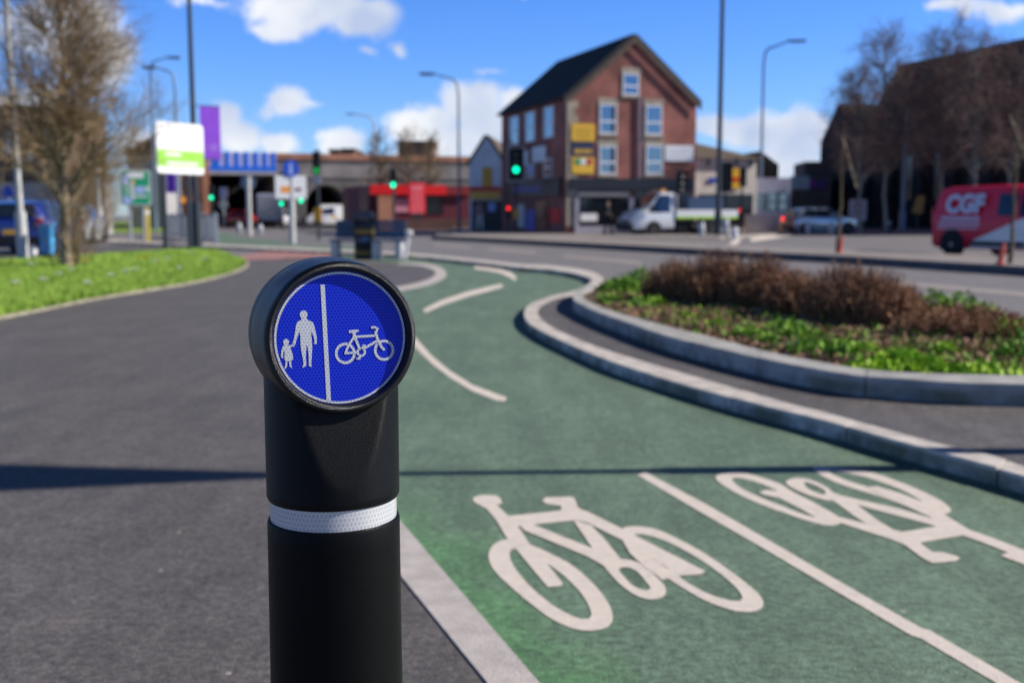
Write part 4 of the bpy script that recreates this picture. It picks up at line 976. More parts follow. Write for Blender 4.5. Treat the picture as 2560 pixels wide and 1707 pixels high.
r = zrect(GW, C5, 1215, 1325, 240, 275); board('sign_stripe', GW, r, 'red_shop', gb, .11, .13)
board('signboard', GW, zrect(GW, C5, 1030, 1100, 245, 290), 'sign_blue', gb, .02, .08)
r = zrect(GW, C5, 940, 1440, 400, 700); board('shop_window', GW, r, 'dark_glass', gb, .01, .06)
m_ = MB(); r = zrect(GW, C5, 1150, 1470, 65, 200); 
for x in (1000, 1270, 1400):
    window(GW, zrect(GW, C5, x, x + 45, 70, 140), gb, lintel=None, frame='grey_render')
DW = Wall(P(*C5([(1480, 740)])[0], 76.0).xy, (1, .1))
db = thing('dark_gabled_building', 'dark brown gabled building behind the lilac shop', 'building', DW.p)
w_ = DW.uz(*C5([(1690, 300)])[0])[0]; e_ = DW.uz(*C5([(1690, 120)])[0])[1]; a_ = DW.uz(*C5([(1510, -5)])[0])[1]
m_ = MB(); m_.slab([DW.at(0, 0), DW.at(w_, 0), DW.at(w_, e_), DW.at(w_ * .15, a_), DW.at(0, a_)], DW.n * -8); obj('wall', m_, 'soot_stone', db)
LWp = Wall(P(*C5([(1480, 740)])[0], 69.5).xy, (1, .15))
lbp = thing('lilac_shop', 'low lilac shop with tall blue-grey windows right of the white shop', 'building', LWp.p)
r = zrect(LWp, C5, 1480, 1800, 245, 740); m_ = MB(); m_.obox(LWp.p, LWp.u, LWp.n, 0, r[1], 0, r[3], -6, 0); obj('wall', m_, 'lilac_render', lbp)
for x in (1490, 1590, 1690):
    window(LWp, zrect(LWp, C5, x, x + 85, 385, 560), lbp, lintel=None, split=.5, frame='blue_grey_post')
FW = Wall(P(*C5([(1800, 740)])[0], 88.0).xy, (1, -.1))
fbp = thing('far_shop', 'cream and plum far shop with a magenta sign left of the dark church', 'building', FW.p)
r = zrect(FW, C5, 1800, 2180, 240, 740); m_ = MB(); m_.obox(FW.p, FW.u, FW.n, 0, r[1], 0, r[3], -8, 0); obj('wall', m_, 'brown_brick', fbp, uv=True)
board('fascia', FW, zrect(FW, C5, 1810, 1980, 230, 355), 'cream_render', fbp, .02, .3)
board('fascia', FW, zrect(FW, C5, 1985, 2150, 265, 355), mat('plum', (0.09, 0.015, 0.13), .5), fbp, .02, .3)
board('sign_board', FW, zrect(FW, C5, 1985, 2035, 270, 325), mat('magenta', (0.42, 0.0, 0.28), .5), fbp, .31, .4)
UW = Wall(P(*C5([(1980, 740)])[0], 90.0).xy, (1, -.1)); r = zrect(UW, C5, 1985, 2200, 80, 240)
m_ = MB(); m_.obox(UW.p, UW.u, UW.n, r[0], r[1], r[2] - .5, r[3], -8, -2); obj('upper_storey', m_, 'roof_brown', fbp)

# --- the dark church on the right
Chl, Chr = P(2226, 560, 84.0), P(2700, 560, 66.0)
cu_ = Vector((Chr.x - Chl.x, Chr.y - Chl.y, 0)).normalized(); CW = Wall(Chl.xy, cu_)
ch = thing('church', 'large soot-black church with steep dark roofs behind bare trees on the right', 'building', CW.p)
rg_ = CW.uz(2226, 178)[1]; ln = CW.uz(2900, 400)[0]
C6 = lambda p: K(1900, 60, .4082, p)
le = CW.uz(*C6([(690, 540)])[0])
m_ = MB(); m_.slab([CW.at(le[0], 0), CW.at(ln, 0), CW.at(ln, rg_), CW.at(0, rg_), CW.at(le[0], le[1])], CW.n * -10); obj('wall', m_, 'soot_stone', ch)
m_ = MB(); m_.obox(CW.p, CW.u, CW.n, .1, ln, rg_ + .005, rg_ + .3, -10.2, .12); obj('coping', m_, 'slate', ch)
g2a = CW.uz(*C6([(505, 488)])[0]); g2l = CW.uz(*C6([(398, 725)])[0]); g2r = CW.uz(*C6([(690, 720)])[0])
m_ = MB(); m_.slab([CW.at(g2l[0], 0, .4), CW.at(g2r[0], 0, .4), CW.at(g2r[0], g2r[1], .4), CW.at(g2a[0], g2a[1], .4), CW.at(g2l[0], g2l[1], .4)], CW.n * -7); obj('gable', m_, 'soot_stone', ch)
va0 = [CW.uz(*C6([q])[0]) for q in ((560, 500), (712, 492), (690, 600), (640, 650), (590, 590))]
m_ = MB(); um = min(u for u, z in va0); m_.slab([CW.at(u, z, -.1 - (u - um) * .9) for u, z in va0], CW.n * -1.0); yo = obj('lit_gable', m_, mat('sunlit_stone_tint', (0.80, 0.78, 0.50), .9, .2, 2), ch)  # bright stone colour paints in sunlight; the gable itself stands in shade
for i in range(5):
    uu = le[0] + 3 + i * 3.6
    m_ = MB(); m_.obox(CW.p, CW.u, CW.n, uu, uu + .5, 0, 6.0, .003, .6); obj('buttress', m_, 'soot_stone', ch)
    m_ = MB(); m_.obox(CW.p, CW.u, CW.n, uu + 1.3, uu + 2.3, 2.2, 5.4, .003, .05); obj('window', m_, 'dark_glass', ch)
# ---------------------------------------------------------------- trees and plants
def grow(tw, br, p, d, length, r, depth, maxd, rnd, up=0.25, droop=0.0, spread=0.6, kids=(3, 5), seg=4, thin=0.55):
    pts = [p]; rad = [r]; dd = d.normalized()
    for i in range(seg):
        j = Vector((rnd.uniform(-1, 1), rnd.uniform(-1, 1), rnd.uniform(-1, 1))) * 0.16
        dd = (dd + j + UP * (up * 0.22 - droop * 0.25 * depth)).normalized()
        pts.append(pts[-1] + dd * (length / seg)); rad.append(r * (1 - 0.75 * (i + 1) / seg))
    (br if depth <= 1 else tw).tube(pts, rad, 6 if depth == 0 else (4 if depth == 1 else 3), caps=False)
    if depth >= maxd: return
    n = rnd.randint(*kids)
    for i in range(n):
        t = rnd.uniform(0.25, 1.0); k = min(int(t * seg), seg - 1); f = t * seg - k
        q = pts[k].lerp(pts[k + 1], f); ax = (pts[k + 1] - pts[k]).normalized()
        s = ax.orthogonal().normalized(); s.rotate(Matrix.Rotation(rnd.uniform(0, 6.283), 3, ax))
        nd = (ax * (1 - spread * .4) + s * spread).normalized()
        grow(tw, br, q, nd, length * rnd.uniform(.45, .72), rad[k] * thin + .0015, depth + 1, maxd, rnd, up, droop, spread, kids, max(3, seg - 1), thin)
def tree(name, label, loc, H, r, lean, first, nb, blen, maxd, seed, bark, twig, up=.3, droop=0.0, spread=.7, kids=(3, 5), group=None, low=None, parts=True, minr=0.004):
    rnd = random.Random(seed); root = thing(name, label, 'tree', loc, group=group)
    base = Vector(loc); pts = [base - UP * .05]; rad = [r * 1.25]; n = 10
    for i in range(1, n + 1):
        t = i / n
        pts.append(base + UP * (H * t) + Vector((lean[0] * t + rnd.uniform(-1, 1) * .03 * H * .3, lean[1] * t + rnd.uniform(-1, 1) * .03 * H * .3, 0)))
        rad.append(max(minr, r * (1 - .88 * t)))
    tk = MB(); tk.tube(pts, rad, 10, caps=False); limbs = MB(); tw = MB()
    for i in range(nb):
        t = first + (1 - first) * (i + rnd.random()) / nb; k = min(int(t * n), n - 1); q = pts[k].lerp(pts[k + 1], t * n - k)
        a = rnd.uniform(0, 6.283); el = rnd.uniform(.15, .8)
        d = Vector((math.cos(a), math.sin(a), el + up))
        grow(tw, limbs, q, d, blen * (1.08 - .55 * t) * rnd.uniform(.7, 1.15), rad[k] * .5 + minr * .6, 1, maxd, rnd, up, droop, spread, kids)
    obj('trunk', tk, bark, root, smooth=60)
    cr = obj('crown', tw, twig, root); obj('limb', limbs, bark, cr)
    return root
tl = G(168, 672)
tree('bare_tree', 'tall bare olive-brown tree with a dense fine crown on the grass verge at the left', (tl.x, tl.y, 0), 6.4, .105, (.1, 0), .17, 92, 1.75, 4, 3, 'bark_pale', 'twig_olive', up=.42, spread=.72, kids=(5, 6))
sb = G(222, 660)
def shrub(name, label, loc, H, n, seed, bark, spread=.5, group=None, kids=(2, 4)):
    rnd = random.Random(seed); root = thing(name, label, 'shrub', loc, group=group); st_ = MB(); tw = MB()
    for i in range(n):
        a = rnd.uniform(0, 6.283); d = Vector((math.cos(a) * spread * rnd.random(), math.sin(a) * spread * rnd.random(), 1))
        grow(tw, st_, Vector(loc) + Vector((math.cos(a), math.sin(a), 0)) * rnd.uniform(0, .12), d, H * rnd.uniform(.6, 1.1), .014, 1, 3, rnd, .3, 0, .45, kids)
    obj('stem', st_, bark, root); obj('twigs', tw, bark, root); return root
shrub('bare_shrub', 'tangled bare twigs growing round the foot of the verge tree', (tl.x + .15, tl.y + .2, 0), 1.7, 26, 5, 'twig_olive', .6, kids=(3, 5))
shrub('bare_shrub', 'leaning bare shoots left of the verge tree trunk', (G(140, 668).x, G(140, 668).y, 0), 1.25, 8, 6, 'bark_olive', .8)
t6 = G(300, 592)
shrub_later = [(185, 60, 5.2, 'tall brown thicket behind the verge tree, beside the brick houses', 31), (262, 58, 4.2, 'brown thicket of bare stems right of the verge tree', 32)]
shrub('bare_shrub', 'tall brown thicket of bare stems left of the green direction sign', (t6.x - 1.5, t6.y, 0), 3.0, 34, 8, 'twig_olive', .45, kids=(3, 5))
shrub('bare_shrub', 'brown bare bush farther back behind the verge tree', (P(225, 590, 46).x, 46, 0), 3.6, 30, 9, 'twig_olive', .5, kids=(3, 5))
for i, (sx, Y, H, lab) in enumerate(((950, 90, 345, 'bare brown tree leftmost behind the red restaurant, before the viaduct'), (1020, 91, 340, 'bare brown tree in the middle of the clump above the red restaurant'), (1075, 92, 348, 'bare brown tree on the right of the clump by the thin lamp post'))):
    p = P(sx, 560, Y); H = P(sx, H, Y).z; tree('bare_tree', lab, (p.x, Y, 0), H, .13, (0, 0), .4, 40, 2.0, 3, 20 + i, 'bark_olive', 'twig_olive', up=.35, kids=(4, 6), group='bare trees behind the restaurant', minr=.035)
for sx, Y, H, lab, sd_ in shrub_later: shrub('bare_shrub', lab, (P(sx, 580, Y).x, Y, 0), H, 40, sd_, 'twig_olive', .45, kids=(3, 5))
# birches by the church
for i, (sx, base_y, top, lab, rr) in enumerate(((2150, 572, 205, 'birch with a small round purple-brown crown at the left corner of the church', .10),
        (2214, 574, 118, 'bare birch rising above the left end of the church roof', .11), (2350, 576, 105, 'forked bare birch in the middle of the church front', .12),
        (2440, 576, 130, 'bare birch with drooping twigs before the church, left of the red van roof', .11), (2512, 578, 150, 'bare birch nearest the right edge before the church', .11))):
    g = P(sx, base_y, 60.0 + 1.2 * (i % 3)); g.z = .12; H = P(sx, top, g.y).z
    tree('birch_tree', lab, (g.x, g.y, .12), H, rr, (random.uniform(-.6, .6), 0), .30, 76, H * .27, 3, 40 + i, 'birch_bark', 'twig_purple', up=.5, droop=.30, spread=.75, kids=(6, 8), group='bare birches in front of the church', minr=.035)
# saplings with leaning stakes on the island
def sapling(sx, sy, top, stake, label, cone):
    g = G(sx, sy, .13); H = P(sx, top, g.y).z
    tree('sapling', label, (g.x, g.y, .13), H - .13, .045, (.05, 0), .55, 8, .7, 2, int(sx), 'bark_olive', 'bark_olive', up=.6, kids=(2, 3), minr=.008)
    (a, b_) = stake; pa, pb = P(*a, g.y - .15), P(*b_, g.y - .15)
    s = MB(); s.tube([pa, pb], .024, 8)
    tag(obj('leaning_stake', s, 'bark_pale'), 'weathered timber stake leaning against ' + ('the sapling left of the red van' if sx < 2300 else 'the sapling at the right edge'), 'stake', 'leaning stakes')
    if cone:
        c = G(*cone, .155); m2 = MB(); m2.lathe([(.10, 0), (.10, .02), (.055, .03), (.045, .30), (.02, .42)], c, (0.15, 0, 1), 14)
        tag(obj('root_guard', m2, mat('orange_plastic', (0.62, 0.10, 0.05), .5)), 'orange-red plastic marker at the foot of ' + ('the sapling left of the red van' if sx < 2300 else 'the right-hand sapling in front of the red van'), 'plastic marker', 'orange markers on the island')
sapling(2094, 634, 330, (C6([(505, 690)])[0], C6([(592, 1005)])[0]), 'slim bare sapling on the traffic island left of the red van', (2098, 632))
sapling(2524, 661, 300, (C6([(1530, 560)])[0], C6([(1640, 850)])[0]), 'slim bare sapling on the island in front of the red van', (2499, 661))

# planting bed
mat('dead_stem', (0.52, 0.285, 0.155), 0.9, 0.5, 26, col2=(0.09, 0.042, 0.022))
mat('dead_leaf', (0.50, 0.31, 0.20), 0.9, 0.5, 18, col2=(0.13, 0.065, 0.04))
mat('weed_green', (0.25, 0.46, 0.025), 0.75, 0.4, 12, col2=(0.07, 0.18, 0.014))
mat('weed_fresh', (0.42, 0.62, 0.02), 0.7, 0.3, 12, col2=(0.17, 0.36, 0.012))
mat('grass_blade', (0.36, 0.52, 0.075), 0.7, 0.4, 4, col2=(0.17, 0.31, 0.02))
SZ = PH - .035
def brown_clump(sx, sy, h, rad, label, seed, n=1500):
    rnd = random.Random(seed); c = G(sx, sy, SZ); root = thing('withered_shrub', label, 'shrub', c, group='withered brown shrubs in the bed'); b = MB(); s = MB()
    for i in range(n):
        a = rnd.uniform(0, 6.283); q = math.sqrt(rnd.random()) * rad
        p = c + Vector((math.cos(a) * q * .75, math.sin(a) * q * .75, 0)); hh = h * (1 - .55 * (q / rad) ** 2) * rnd.choice((rnd.uniform(.45, .85), rnd.uniform(.8, 1.22)))
        tip = c + Vector((math.cos(a) * q * 1.05 + rnd.uniform(-.06, .06), math.sin(a) * q * 1.05 + rnd.uniform(-.06, .06), hh))
        mid = p.lerp(tip, .5) + Vector((rnd.uniform(-.03, .03), rnd.uniform(-.03, .03), 0))
        b.tube([p, mid, tip], [.004, .0035, .0015], 3, caps=False)
        for k_ in range(5):
            t = rnd.uniform(.35, 1); o_ = p.lerp(tip, t); dr = Vector((rnd.uniform(-1, 1), rnd.uniform(-1, 1), rnd.uniform(-.1, 1))).normalized()
            s.blade(o_, o_ + dr * rnd.uniform(.02, .055), .013, Vector((dr.y, -dr.x, 0.3)).normalized())
    obj('stem', b, 'dead_stem', root); obj('foliage', s, 'dead_stem', root)
for i, (x, y, h, rd, lab) in enumerate(((1690, 752, .42, .36, 'withered brown shrub at the left end of the brown row, behind bright weeds'), (1790, 760, .52, .40, 'tallest withered brown shrub, second from the left in the row'),
        (1905, 772, .49, .38, 'third withered brown shrub from the left in the row'), (2005, 788, .37, .36, 'fourth withered brown shrub from the left, lower than its neighbours'),
        (2110, 808, .47, .38, 'fifth withered brown shrub, paler tips, near the right of the row'), (2195, 814, .42, .36, 'rightmost withered brown shrub with a rounded top'),
        (2410, 838, .22, .5, 'low withered brown growth behind the green weeds at the right'))):
    brown_clump(x, y, h, rd, lab, 60 + i)
def weeds(name, label, spots, m, seed, leaf=(.025, .06), kind='stuff'):
    rnd = random.Random(seed); b = MB()
    for sx, sy, n, rad, h in spots:
        c = G(sx, sy, SZ)
        for i in range(n):
            a = rnd.uniform(0, 6.283); q = math.sqrt(rnd.random()) * rad
            p = c + Vector((math.cos(a) * q, math.sin(a) * q, (1 - (q / rad) ** 2) * h * rnd.random()))
            dr = Vector((rnd.uniform(-1, 1), rnd.uniform(-1, 1), rnd.uniform(.0, 1.3))).normalized(); L_ = rnd.uniform(*leaf)
            b.blade(p, p + dr * L_, L_ * .55, dr.cross(Vector((rnd.uniform(-1, 1), rnd.uniform(-1, 1), rnd.uniform(-1, 1)))).normalized())
    return tag(obj(name, b, m), label, kind=kind)
rw = random.Random(99)
gspots = [(1560, 735, 900, .26, .22), (1600, 725, 900, .26, .28), (1650, 752, 700, .25, .18), (1530, 725, 500, .18, .14), (2330, 800, 900, .28, .26), (2400, 815, 1000, .28, .28), (2450, 830, 900, .26, .24), (2520, 850, 600, .26, .16), (2000, 850, 350, .2, .12), (1960, 840, 350, .2, .14),
          (2030, 885, 500, .2, .1), (2090, 895, 350, .16, .08), (2560, 900, 500, .22, .12), (1600, 768, 350, .16, .10), (1530, 755, 300, .14, .09), (1860, 846, 260, .14, .08), (1920, 862, 260, .12, .07)]
weeds('weeds', 'bright green weeds in tufts across the planting bed', gspots, 'weed_green', 1)
weeds('moss_weeds', 'yellow-green low weeds along the front of the bed', [(2255, 915, 900, .22, .10), (2300, 925, 800, .2, .08), (2200, 925, 500, .2, .05), (2110, 880, 300, .12, .08), (2150, 885, 300, .13, .07), (2420, 935, 300, .16, .04), (2480, 935, 300, .2, .05), (1720, 800, 200, .12, .05), (1790, 818, 200, .1, .05), (1640, 765, 250, .14, .10), (2360, 890, 200, .1, .08)], 'weed_fresh', 2)
NE = [(1458, 740), (1471, 754), (1518, 773), (1585, 793), (1692, 820), (1799, 847), (1925, 880), (2041, 902), (2150, 920), (2257, 930), (2397, 935), (2600, 940)]
def interp(x):
    for (a, ya), (c_, yc) in zip(NE, NE[1:]):
        if a <= x <= c_: return ya + (yc - ya) * (x - a) / (c_ - a)
    return 940
lit = []
for i in range(520):
    t = rw.random(); s_ = rw.random(); sx = 1530 + t * 1045; near = interp(sx) - 4; far = 706 + (sx - 1530) * .107
    lit.append((sx, far + (near - far) * s_, 55, .2, .035))
weeds('leaf_litter', 'brown leaf litter and twigs covering the bed', lit, 'dead_leaf', 3, (.02, .05))
sc2 = [(sx + rw.uniform(-40, 40), sy + rw.uniform(-4, 4), 22 if rw.random() < .5 else 4, .14, .07) for sx, sy, *_ in lit]
weeds('scattered_weeds', 'scattered small green weeds between the dead leaves', sc2, 'weed_green', 4, (.02, .045))
c = G(2004, 873, SZ + .02); m_ = MB()
for i in range(7): m_.box(c + Vector((rw.uniform(-.07, .07), rw.uniform(-.04, .04), rw.uniform(0, .05))), (.07, .05, .02), M=Matrix.Rotation(rw.uniform(0, 3), 3, Vector((rw.random(), rw.random(), rw.random() + .1))))
tag(obj('litter', m_, 'white_paint'), 'crumpled white litter lying among the weeds near the bed kerb', 'litter')
# grass on the verge
rg2 = random.Random(5); b = MB(); VP = [Vector((p.x, p.y, 0)) for p in verge_poly]
def inside(p, poly):
    r_ = False; j = len(poly) - 1
    for i in range(len(poly)):
        a, c_ = poly[i], poly[j]
        if (a.y > p.y) != (c_.y > p.y) and p.x < (c_.x - a.x) * (p.y - a.y) / (c_.y - a.y) + a.x: r_ = not r_
        j = i
    return r_
cnt = 0
while cnt < 60000:
    sx, sy = rg2.uniform(-60, 640), rg2.uniform(625, 800) ; p = G(sx, sy, .02)
    if not inside(p, VP): continue
    h = rg2.uniform(.03, .10) ; a = rg2.uniform(0, 6.283); s_ = Vector((math.cos(a), math.sin(a), 0))
    b.blade(p, p + Vector((rg2.uniform(-.05, .05), rg2.uniform(-.05, .05), h)), .006 + .00035 * p.y, s_); cnt += 1
tag(obj('grass', b, 'grass_blade'), 'bright green grass of the verge on the left', kind='stuff')
def flower(sx, sy, r, m, label, cat, grp, cm='plate_yellow'):
    g = G(sx, sy, .0); t = thing(cat, label, cat, (g.x, g.y, .02), group=grp); b = MB(); top = Vector((g.x, g.y, .19))
    for i in range(12):
        a = 6.283 * i / 12; d = Vector((math.cos(a), math.sin(a) * .9, .25)); b.blade(top, top + d * r, r * .55, Vector((-d.y, d.x, 0)).normalized())
        d = Vector((math.cos(a + .2), math.sin(a + .2) * .9, .8)).normalized(); b.blade(top, top + d * r * .7, r * .4, Vector((-d.y, d.x, 0)).normalized())
    obj('petals', b, m, t); s = MB(); s.tube([(g.x, g.y, .02), top], .004, 5); obj('flower_stem', s, 'grass_blade', t)
mat('dandelion_yellow', (0.85, 0.55, 0.01), .6, .05)
mat('petal_white', (0.80, 0.80, 0.76), .6, .05)
for sx, sy, lab in ((360, 668, 'larger yellow dandelion at the right of the verge grass'), (214, 677, 'yellow dandelion at the foot of the verge tree'), (230, 655, 'yellow dandelion right of the verge tree trunk')):
    flower(sx, sy, .085, 'dandelion_yellow', lab, 'dandelion', 'dandelions in the verge')
for sx, sy in ((338, 705), (476, 652), (390, 680), (314, 710), (280, 722), (110, 735), (220, 745), (80, 688), (420, 672), (180, 705), (40, 745), (450, 700), (510, 672), (150, 718)):
    flower(sx, sy, .085, 'petal_white', 'small white daisy in the verge grass', 'daisy', 'daisies in the verge')
# ---------------------------------------------------------------- street furniture
def lamp(label, base, H, r, m, arm=None, head=.9, lean=(0, 0), name='street_lamp', thick=None, headm=None):
    t = thing(name, label, 'street lamp', base); b = MB(); base = Vector(base); L_ = Vector((lean[0], lean[1], 0))
    if thick: b.tube([base, base + UP * thick + L_ * (thick / H)], [r * 1.7, r * 1.6], 14)
    else: b.tube([base, base + UP * 1.3], [r * 1.35, r * 1.3], 14)
    if arm:
        d = Vector((arm[0], arm[1], 0)); top = base + UP * H + L_
        b.tube([base + UP * .1, top - UP * 1.0, top - UP * .35 + d * .06, top - UP * .08 + d * .2, top + d * .5 + UP * .04, top + d + UP * (.10 + arm[2])], [r, r * .8, r * .75, r * .7, r * .6, r * .5], 12)
        obj('pole', b, m, t, smooth=50); e = top + d + UP * (.10 + arm[2]); q = d.normalized()
        h = MB(); M = Matrix((q, Vector((-q.y, q.x, 0)), UP)).transposed(); h.box(e + q * head * .45, (head, .30, .13), M=M); h.box(e + q * head * .5 - UP * .085, (head * .7, .24, .035), M=M)
        bevel(obj('lantern', h, headm or m, t), .04)
    else:
        b.tube([base + UP * .1, base + UP * H + L_], [r, r * .62], 14); obj('pole', b, m, t, smooth=50)
    d_ = MB(); d_.box(base + UP * .75 + Vector((0, -r * 1.36, 0)), (r * 1.1, .02, .5)); obj('access_door', d_, m, t)
    return t
g = G(1794, 593); lamp('tall dark lamp column in front of the tipper truck, taller than the frame', g, 19, .13, 'dark_post')
g = G(1899, 578); H = P(1899, 118, g.y).z; lamp('blue-grey street lamp with its arm to the right, beside the lilac shop', g, H, .10, 'blue_grey_post', (1.5, -.2, .25), 1.2)
g = G(1148, 583); H = P(1143, 196, g.y).z; lamp('slim street lamp with its arm to the left, before the white gabled house', g, H, .075, mat('slate_post', (.09, .12, .17), .5), (-1.4, -.2, .12), .9)
p = P(938, 560, 118); lamp('faint far street lamp above the viaduct with its arm to the left', (p.x, 118, 0), P(938, 290, 118).z, .12, 'pale_post', (-2.0, 0, .1), 1.0, headm='pale_post')
p = P(449, 560, 62); lamp('street lamp behind the white and green sign, arm pointing left', (p.x, 62, 0), P(449, 178, 62).z, .09, 'blue_grey_post', (-1.0, 0, .1), .8)
p = P(389, 560, 74); lamp('farther street lamp left of the white and green sign, arm pointing right', (p.x, 74, 0), P(389, 152, 74).z, .085, 'blue_grey_post', (1.2, 0, .1), .9)
p = P(250, 590, 46); lamp('short pale grey post between the thicket and the tree', (p.x, 46, 0), 3.1, .11, 'pale_post', name='lamp_post')
g = G(493, 621); lp = lamp('dark lamp column carrying the purple banner beside the white and green sign', g, 9.5, .10, 'dark_post', thick=1.5)
g2 = G(58, 645); lamp('pale grey lamp column at the far left edge of the frame', g2, 9.0, .085, 'pale_post', thick=1.15, lean=(-.16, 0))
# the column outside the frame whose shadow crosses footway and lane
sh = thing('street_lamp', 'lamp column just outside the right edge whose thin shadow crosses the lane', 'street lamp', (6.35, 4.80, KH))
b = MB(); b.tube([(6.35, 4.80, KH), (6.35, 4.80, 3.70), (6.35, 4.80, 3.75), (6.35, 4.80, 5.2)], [.070, .062, .040, .036], 16); obj('pole', b, 'dark_post', sh, smooth=40)
b = MB(); b.add([(6.35 + s * .05, 4.80 + y, z) for s in (-1, 1) for z, y in ((4.72, -.035), (4.72, .035), (6.5, .50), (6.5, -.50))], [(0, 1, 2, 3), (7, 6, 5, 4), (0, 4, 5, 1), (1, 5, 6, 2), (2, 6, 7, 3), (3, 7, 4, 0)]); obj('lantern', b, 'dark_post', sh)  # unseen tapered plate, shaped to cast the widening end of the shadow
# purple banner on the column
w = Wall((g.x + .10, g.y - .02), (1, .55)); a = w.uz(549, 267); c = w.uz(505, 398); r = (.05, a[0], c[1], a[1])
bt = thing('banner', 'purple banner hanging from the dark lamp column', 'banner', (g.x, g.y, 0)); m_ = MB(); m_.obox(w.p, w.u, w.n, .02 + .1, r[1], r[2], r[3], -.008, .008); obj('cloth', m_, 'purple_cloth', bt)
for z in (r[3], r[2]): m_ = MB(); m_.tube([w.at(0, z), w.at(r[1], z)], .018, 8); obj('bracket', m_, 'dark_post', bt)
m_ = MB()
for x0, x1, z in ((.30, .55, .42), (.22, .58, .34), (.34, .5, .26)):
    x = x0
    while x < x1: m_.obox(w.p, w.u, w.n, x * r[1] / .62, (x + .03) * r[1] / .62, r[2] + z, r[2] + z + .05, .009, .012); x += .042
obj('lettering', m_, mat('lilac_ink', (.45, .25, .75), .6), bt)
pb = P(428, 452, 70); m_ = MB(); m_.box((pb.x, 70, pb.z), (.62, .03, 1.5))
tag(obj('banner', m_, 'purple_cloth'), 'small purple banner on the brick building below the white and green sign', 'banner')

# white and green sign on two posts
pL, pR = P(386, 302, 33.0), P(504, 314, 34.8); SW = Wall(pL.xy, (pR.x - pL.x, pR.y - pL.y)); wid = (Vector((pR.x, pR.y, 0)) - SW.p).length
zt = pL.z; zb_ = P(388, 432, 33.0).z; hgt = zt - zb_
ws_ = thing('information_sign', 'white and lime green information sign on two dark posts at the verge', 'sign', SW.at(wid / 2, 0))
def rr(w, u0, u1, z0, z1, rad, d, th):
    pts = []
    for cx, cz, a0 in ((u1 - rad, z1 - rad, 0), (u0 + rad, z1 - rad, 90), (u0 + rad, z0 + rad, 180), (u1 - rad, z0 + rad, 270)):
        pts += [w.at(cx + rad * math.cos(R(a0 + 15 * k)), cz + rad * math.sin(R(a0 + 15 * k)), d) for k in range(7)]
    b = MB(); b.slab(pts, w.n * th); return b
obj('sign_panel', rr(SW, 0, wid, zb_, zt, .12, 0, .05), 'white_paint', ws_)
m_ = MB(); m_.obox(SW.p, SW.u, SW.n, .012, wid - .012, zb_ + hgt * .13, zb_ + hgt * .46, .052, .056); gp = obj('green_band', m_, 'lime_board', ws_)
for row, x0, x1 in ((.375, .18, .50), (.20, .20, .86)):
    m_ = MB(); x = x0
    while x < x1: 
        wd = random.uniform(.035, .07); m_.obox(SW.p, SW.u, SW.n, wid * x, wid * min(x + wd, x1), zb_ + hgt * (row - .035), zb_ + hgt * (row + .035), .057, .060); x += wd + .012
    obj('lettering', m_, 'white_paint', gp)
m_ = MB(); m_.obox(SW.p, SW.u, SW.n, wid * .78, wid * .88, zt - .32, zt - .22, .052, .055); obj('emblem', m_, mat('pale_teal', (.55, .75, .78), .5), ws_)
for sx in (416, 477):
    u = SW.uz(sx, 560)[0]; m_ = MB(); m_.tube([SW.at(u, 0, -.06), SW.at(u, zt - .1, -.06)], .075, 12); obj('post', m_, 'dark_post', ws_, smooth=50)
# green direction sign
DS = Wall(P(301, 470, 41.0).xy, (1, .40)); a = DS.uz(301, 425); c = DS.uz(379, 514)
ds = thing('direction_sign', 'green road direction sign with a pale border left of the white and green sign', 'sign', DS.at(c[0] / 2, 0))
W_, zz, z1 = c[0], c[1], a[1]; hh = z1 - zz
obj('border', rr(DS, 0, W_, zz, z1, .1, 0, .04), mat('pale_border', (.55, .62, .60), .5), ds)
obj('sign_panel', rr(DS, .05, W_ - .05, zz + .05, z1 - .05, .08, .042, .01), 'sign_green', ds)
def dpatch(nm, x0, x1, y0, y1, m): b = MB(); b.obox(DS.p, DS.u, DS.n, W_ * x0, W_ * x1, zz + hh * y0, zz + hh * y1, .054, .058); obj(nm, b, m, ds)
dpatch('white_patch', .22, .76, .78, .93, 'white_paint'); dpatch('blue_patch', .08, .26, .60, .86, 'pale_blue'); dpatch('blue_patch', .48, .76, .34, .54, 'pale_blue'); dpatch('blue_patch', .08, .32, .06, .24, 'pale_blue')
dpatch('yellow_patch', .36, .48, .62, .72, 'plate_yellow'); dpatch('round_patch', .80, .94, .40, .54, 'pale_border')
m_ = MB()
for y0 in (.66, .56, .48, .40, .30): m_.obox(DS.p, DS.u, DS.n, W_ * .12, W_ * .44, zz + hh * y0 - .012, zz + hh * y0 + .022, .059, .061)
m_.obox(DS.p, DS.u, DS.n, W_ * .36, W_ * .42, zz + hh * .14, zz + hh * .62, .062, .064); m_.obox(DS.p, DS.u, DS.n, W_ * .36, W_ * .86, zz + hh * .24, zz + hh * .28, .062, .064)
obj('lettering', m_, 'white_paint', ds)
for u in (.3, W_ - .3): m_ = MB(); m_.tube([DS.at(u, 0, -.05), DS.at(u, zz + .5, -.05)], .05, 10); obj('post', m_, 'galvanised', ds)
def post_box(name, label, cat, sx, y0, y1, Y, w, m, grp=None, d=None, base=True):
    p0, p1 = P(sx, y0, Y), P(sx, y1, Y); t = thing(name, label, cat, (p0.x, Y, 0 if base else p1.z), group=grp); b = MB(); b.lathe([(w * .9, (0 if base else p1.z)), (w, .05 + (0 if base else p1.z)), (w, p0.z - .08), (w * .8, p0.z - .02), (w * .3, p0.z)], (p0.x, Y, 0), seg=16); obj('shaft', b, m, t, smooth=40)
    b = MB(); b.lathe([(w + .004, p0.z - .25), (w + .004, p0.z - .15)], (p0.x, Y, 0), seg=16); obj('band', b, 'white_paint', t); return t
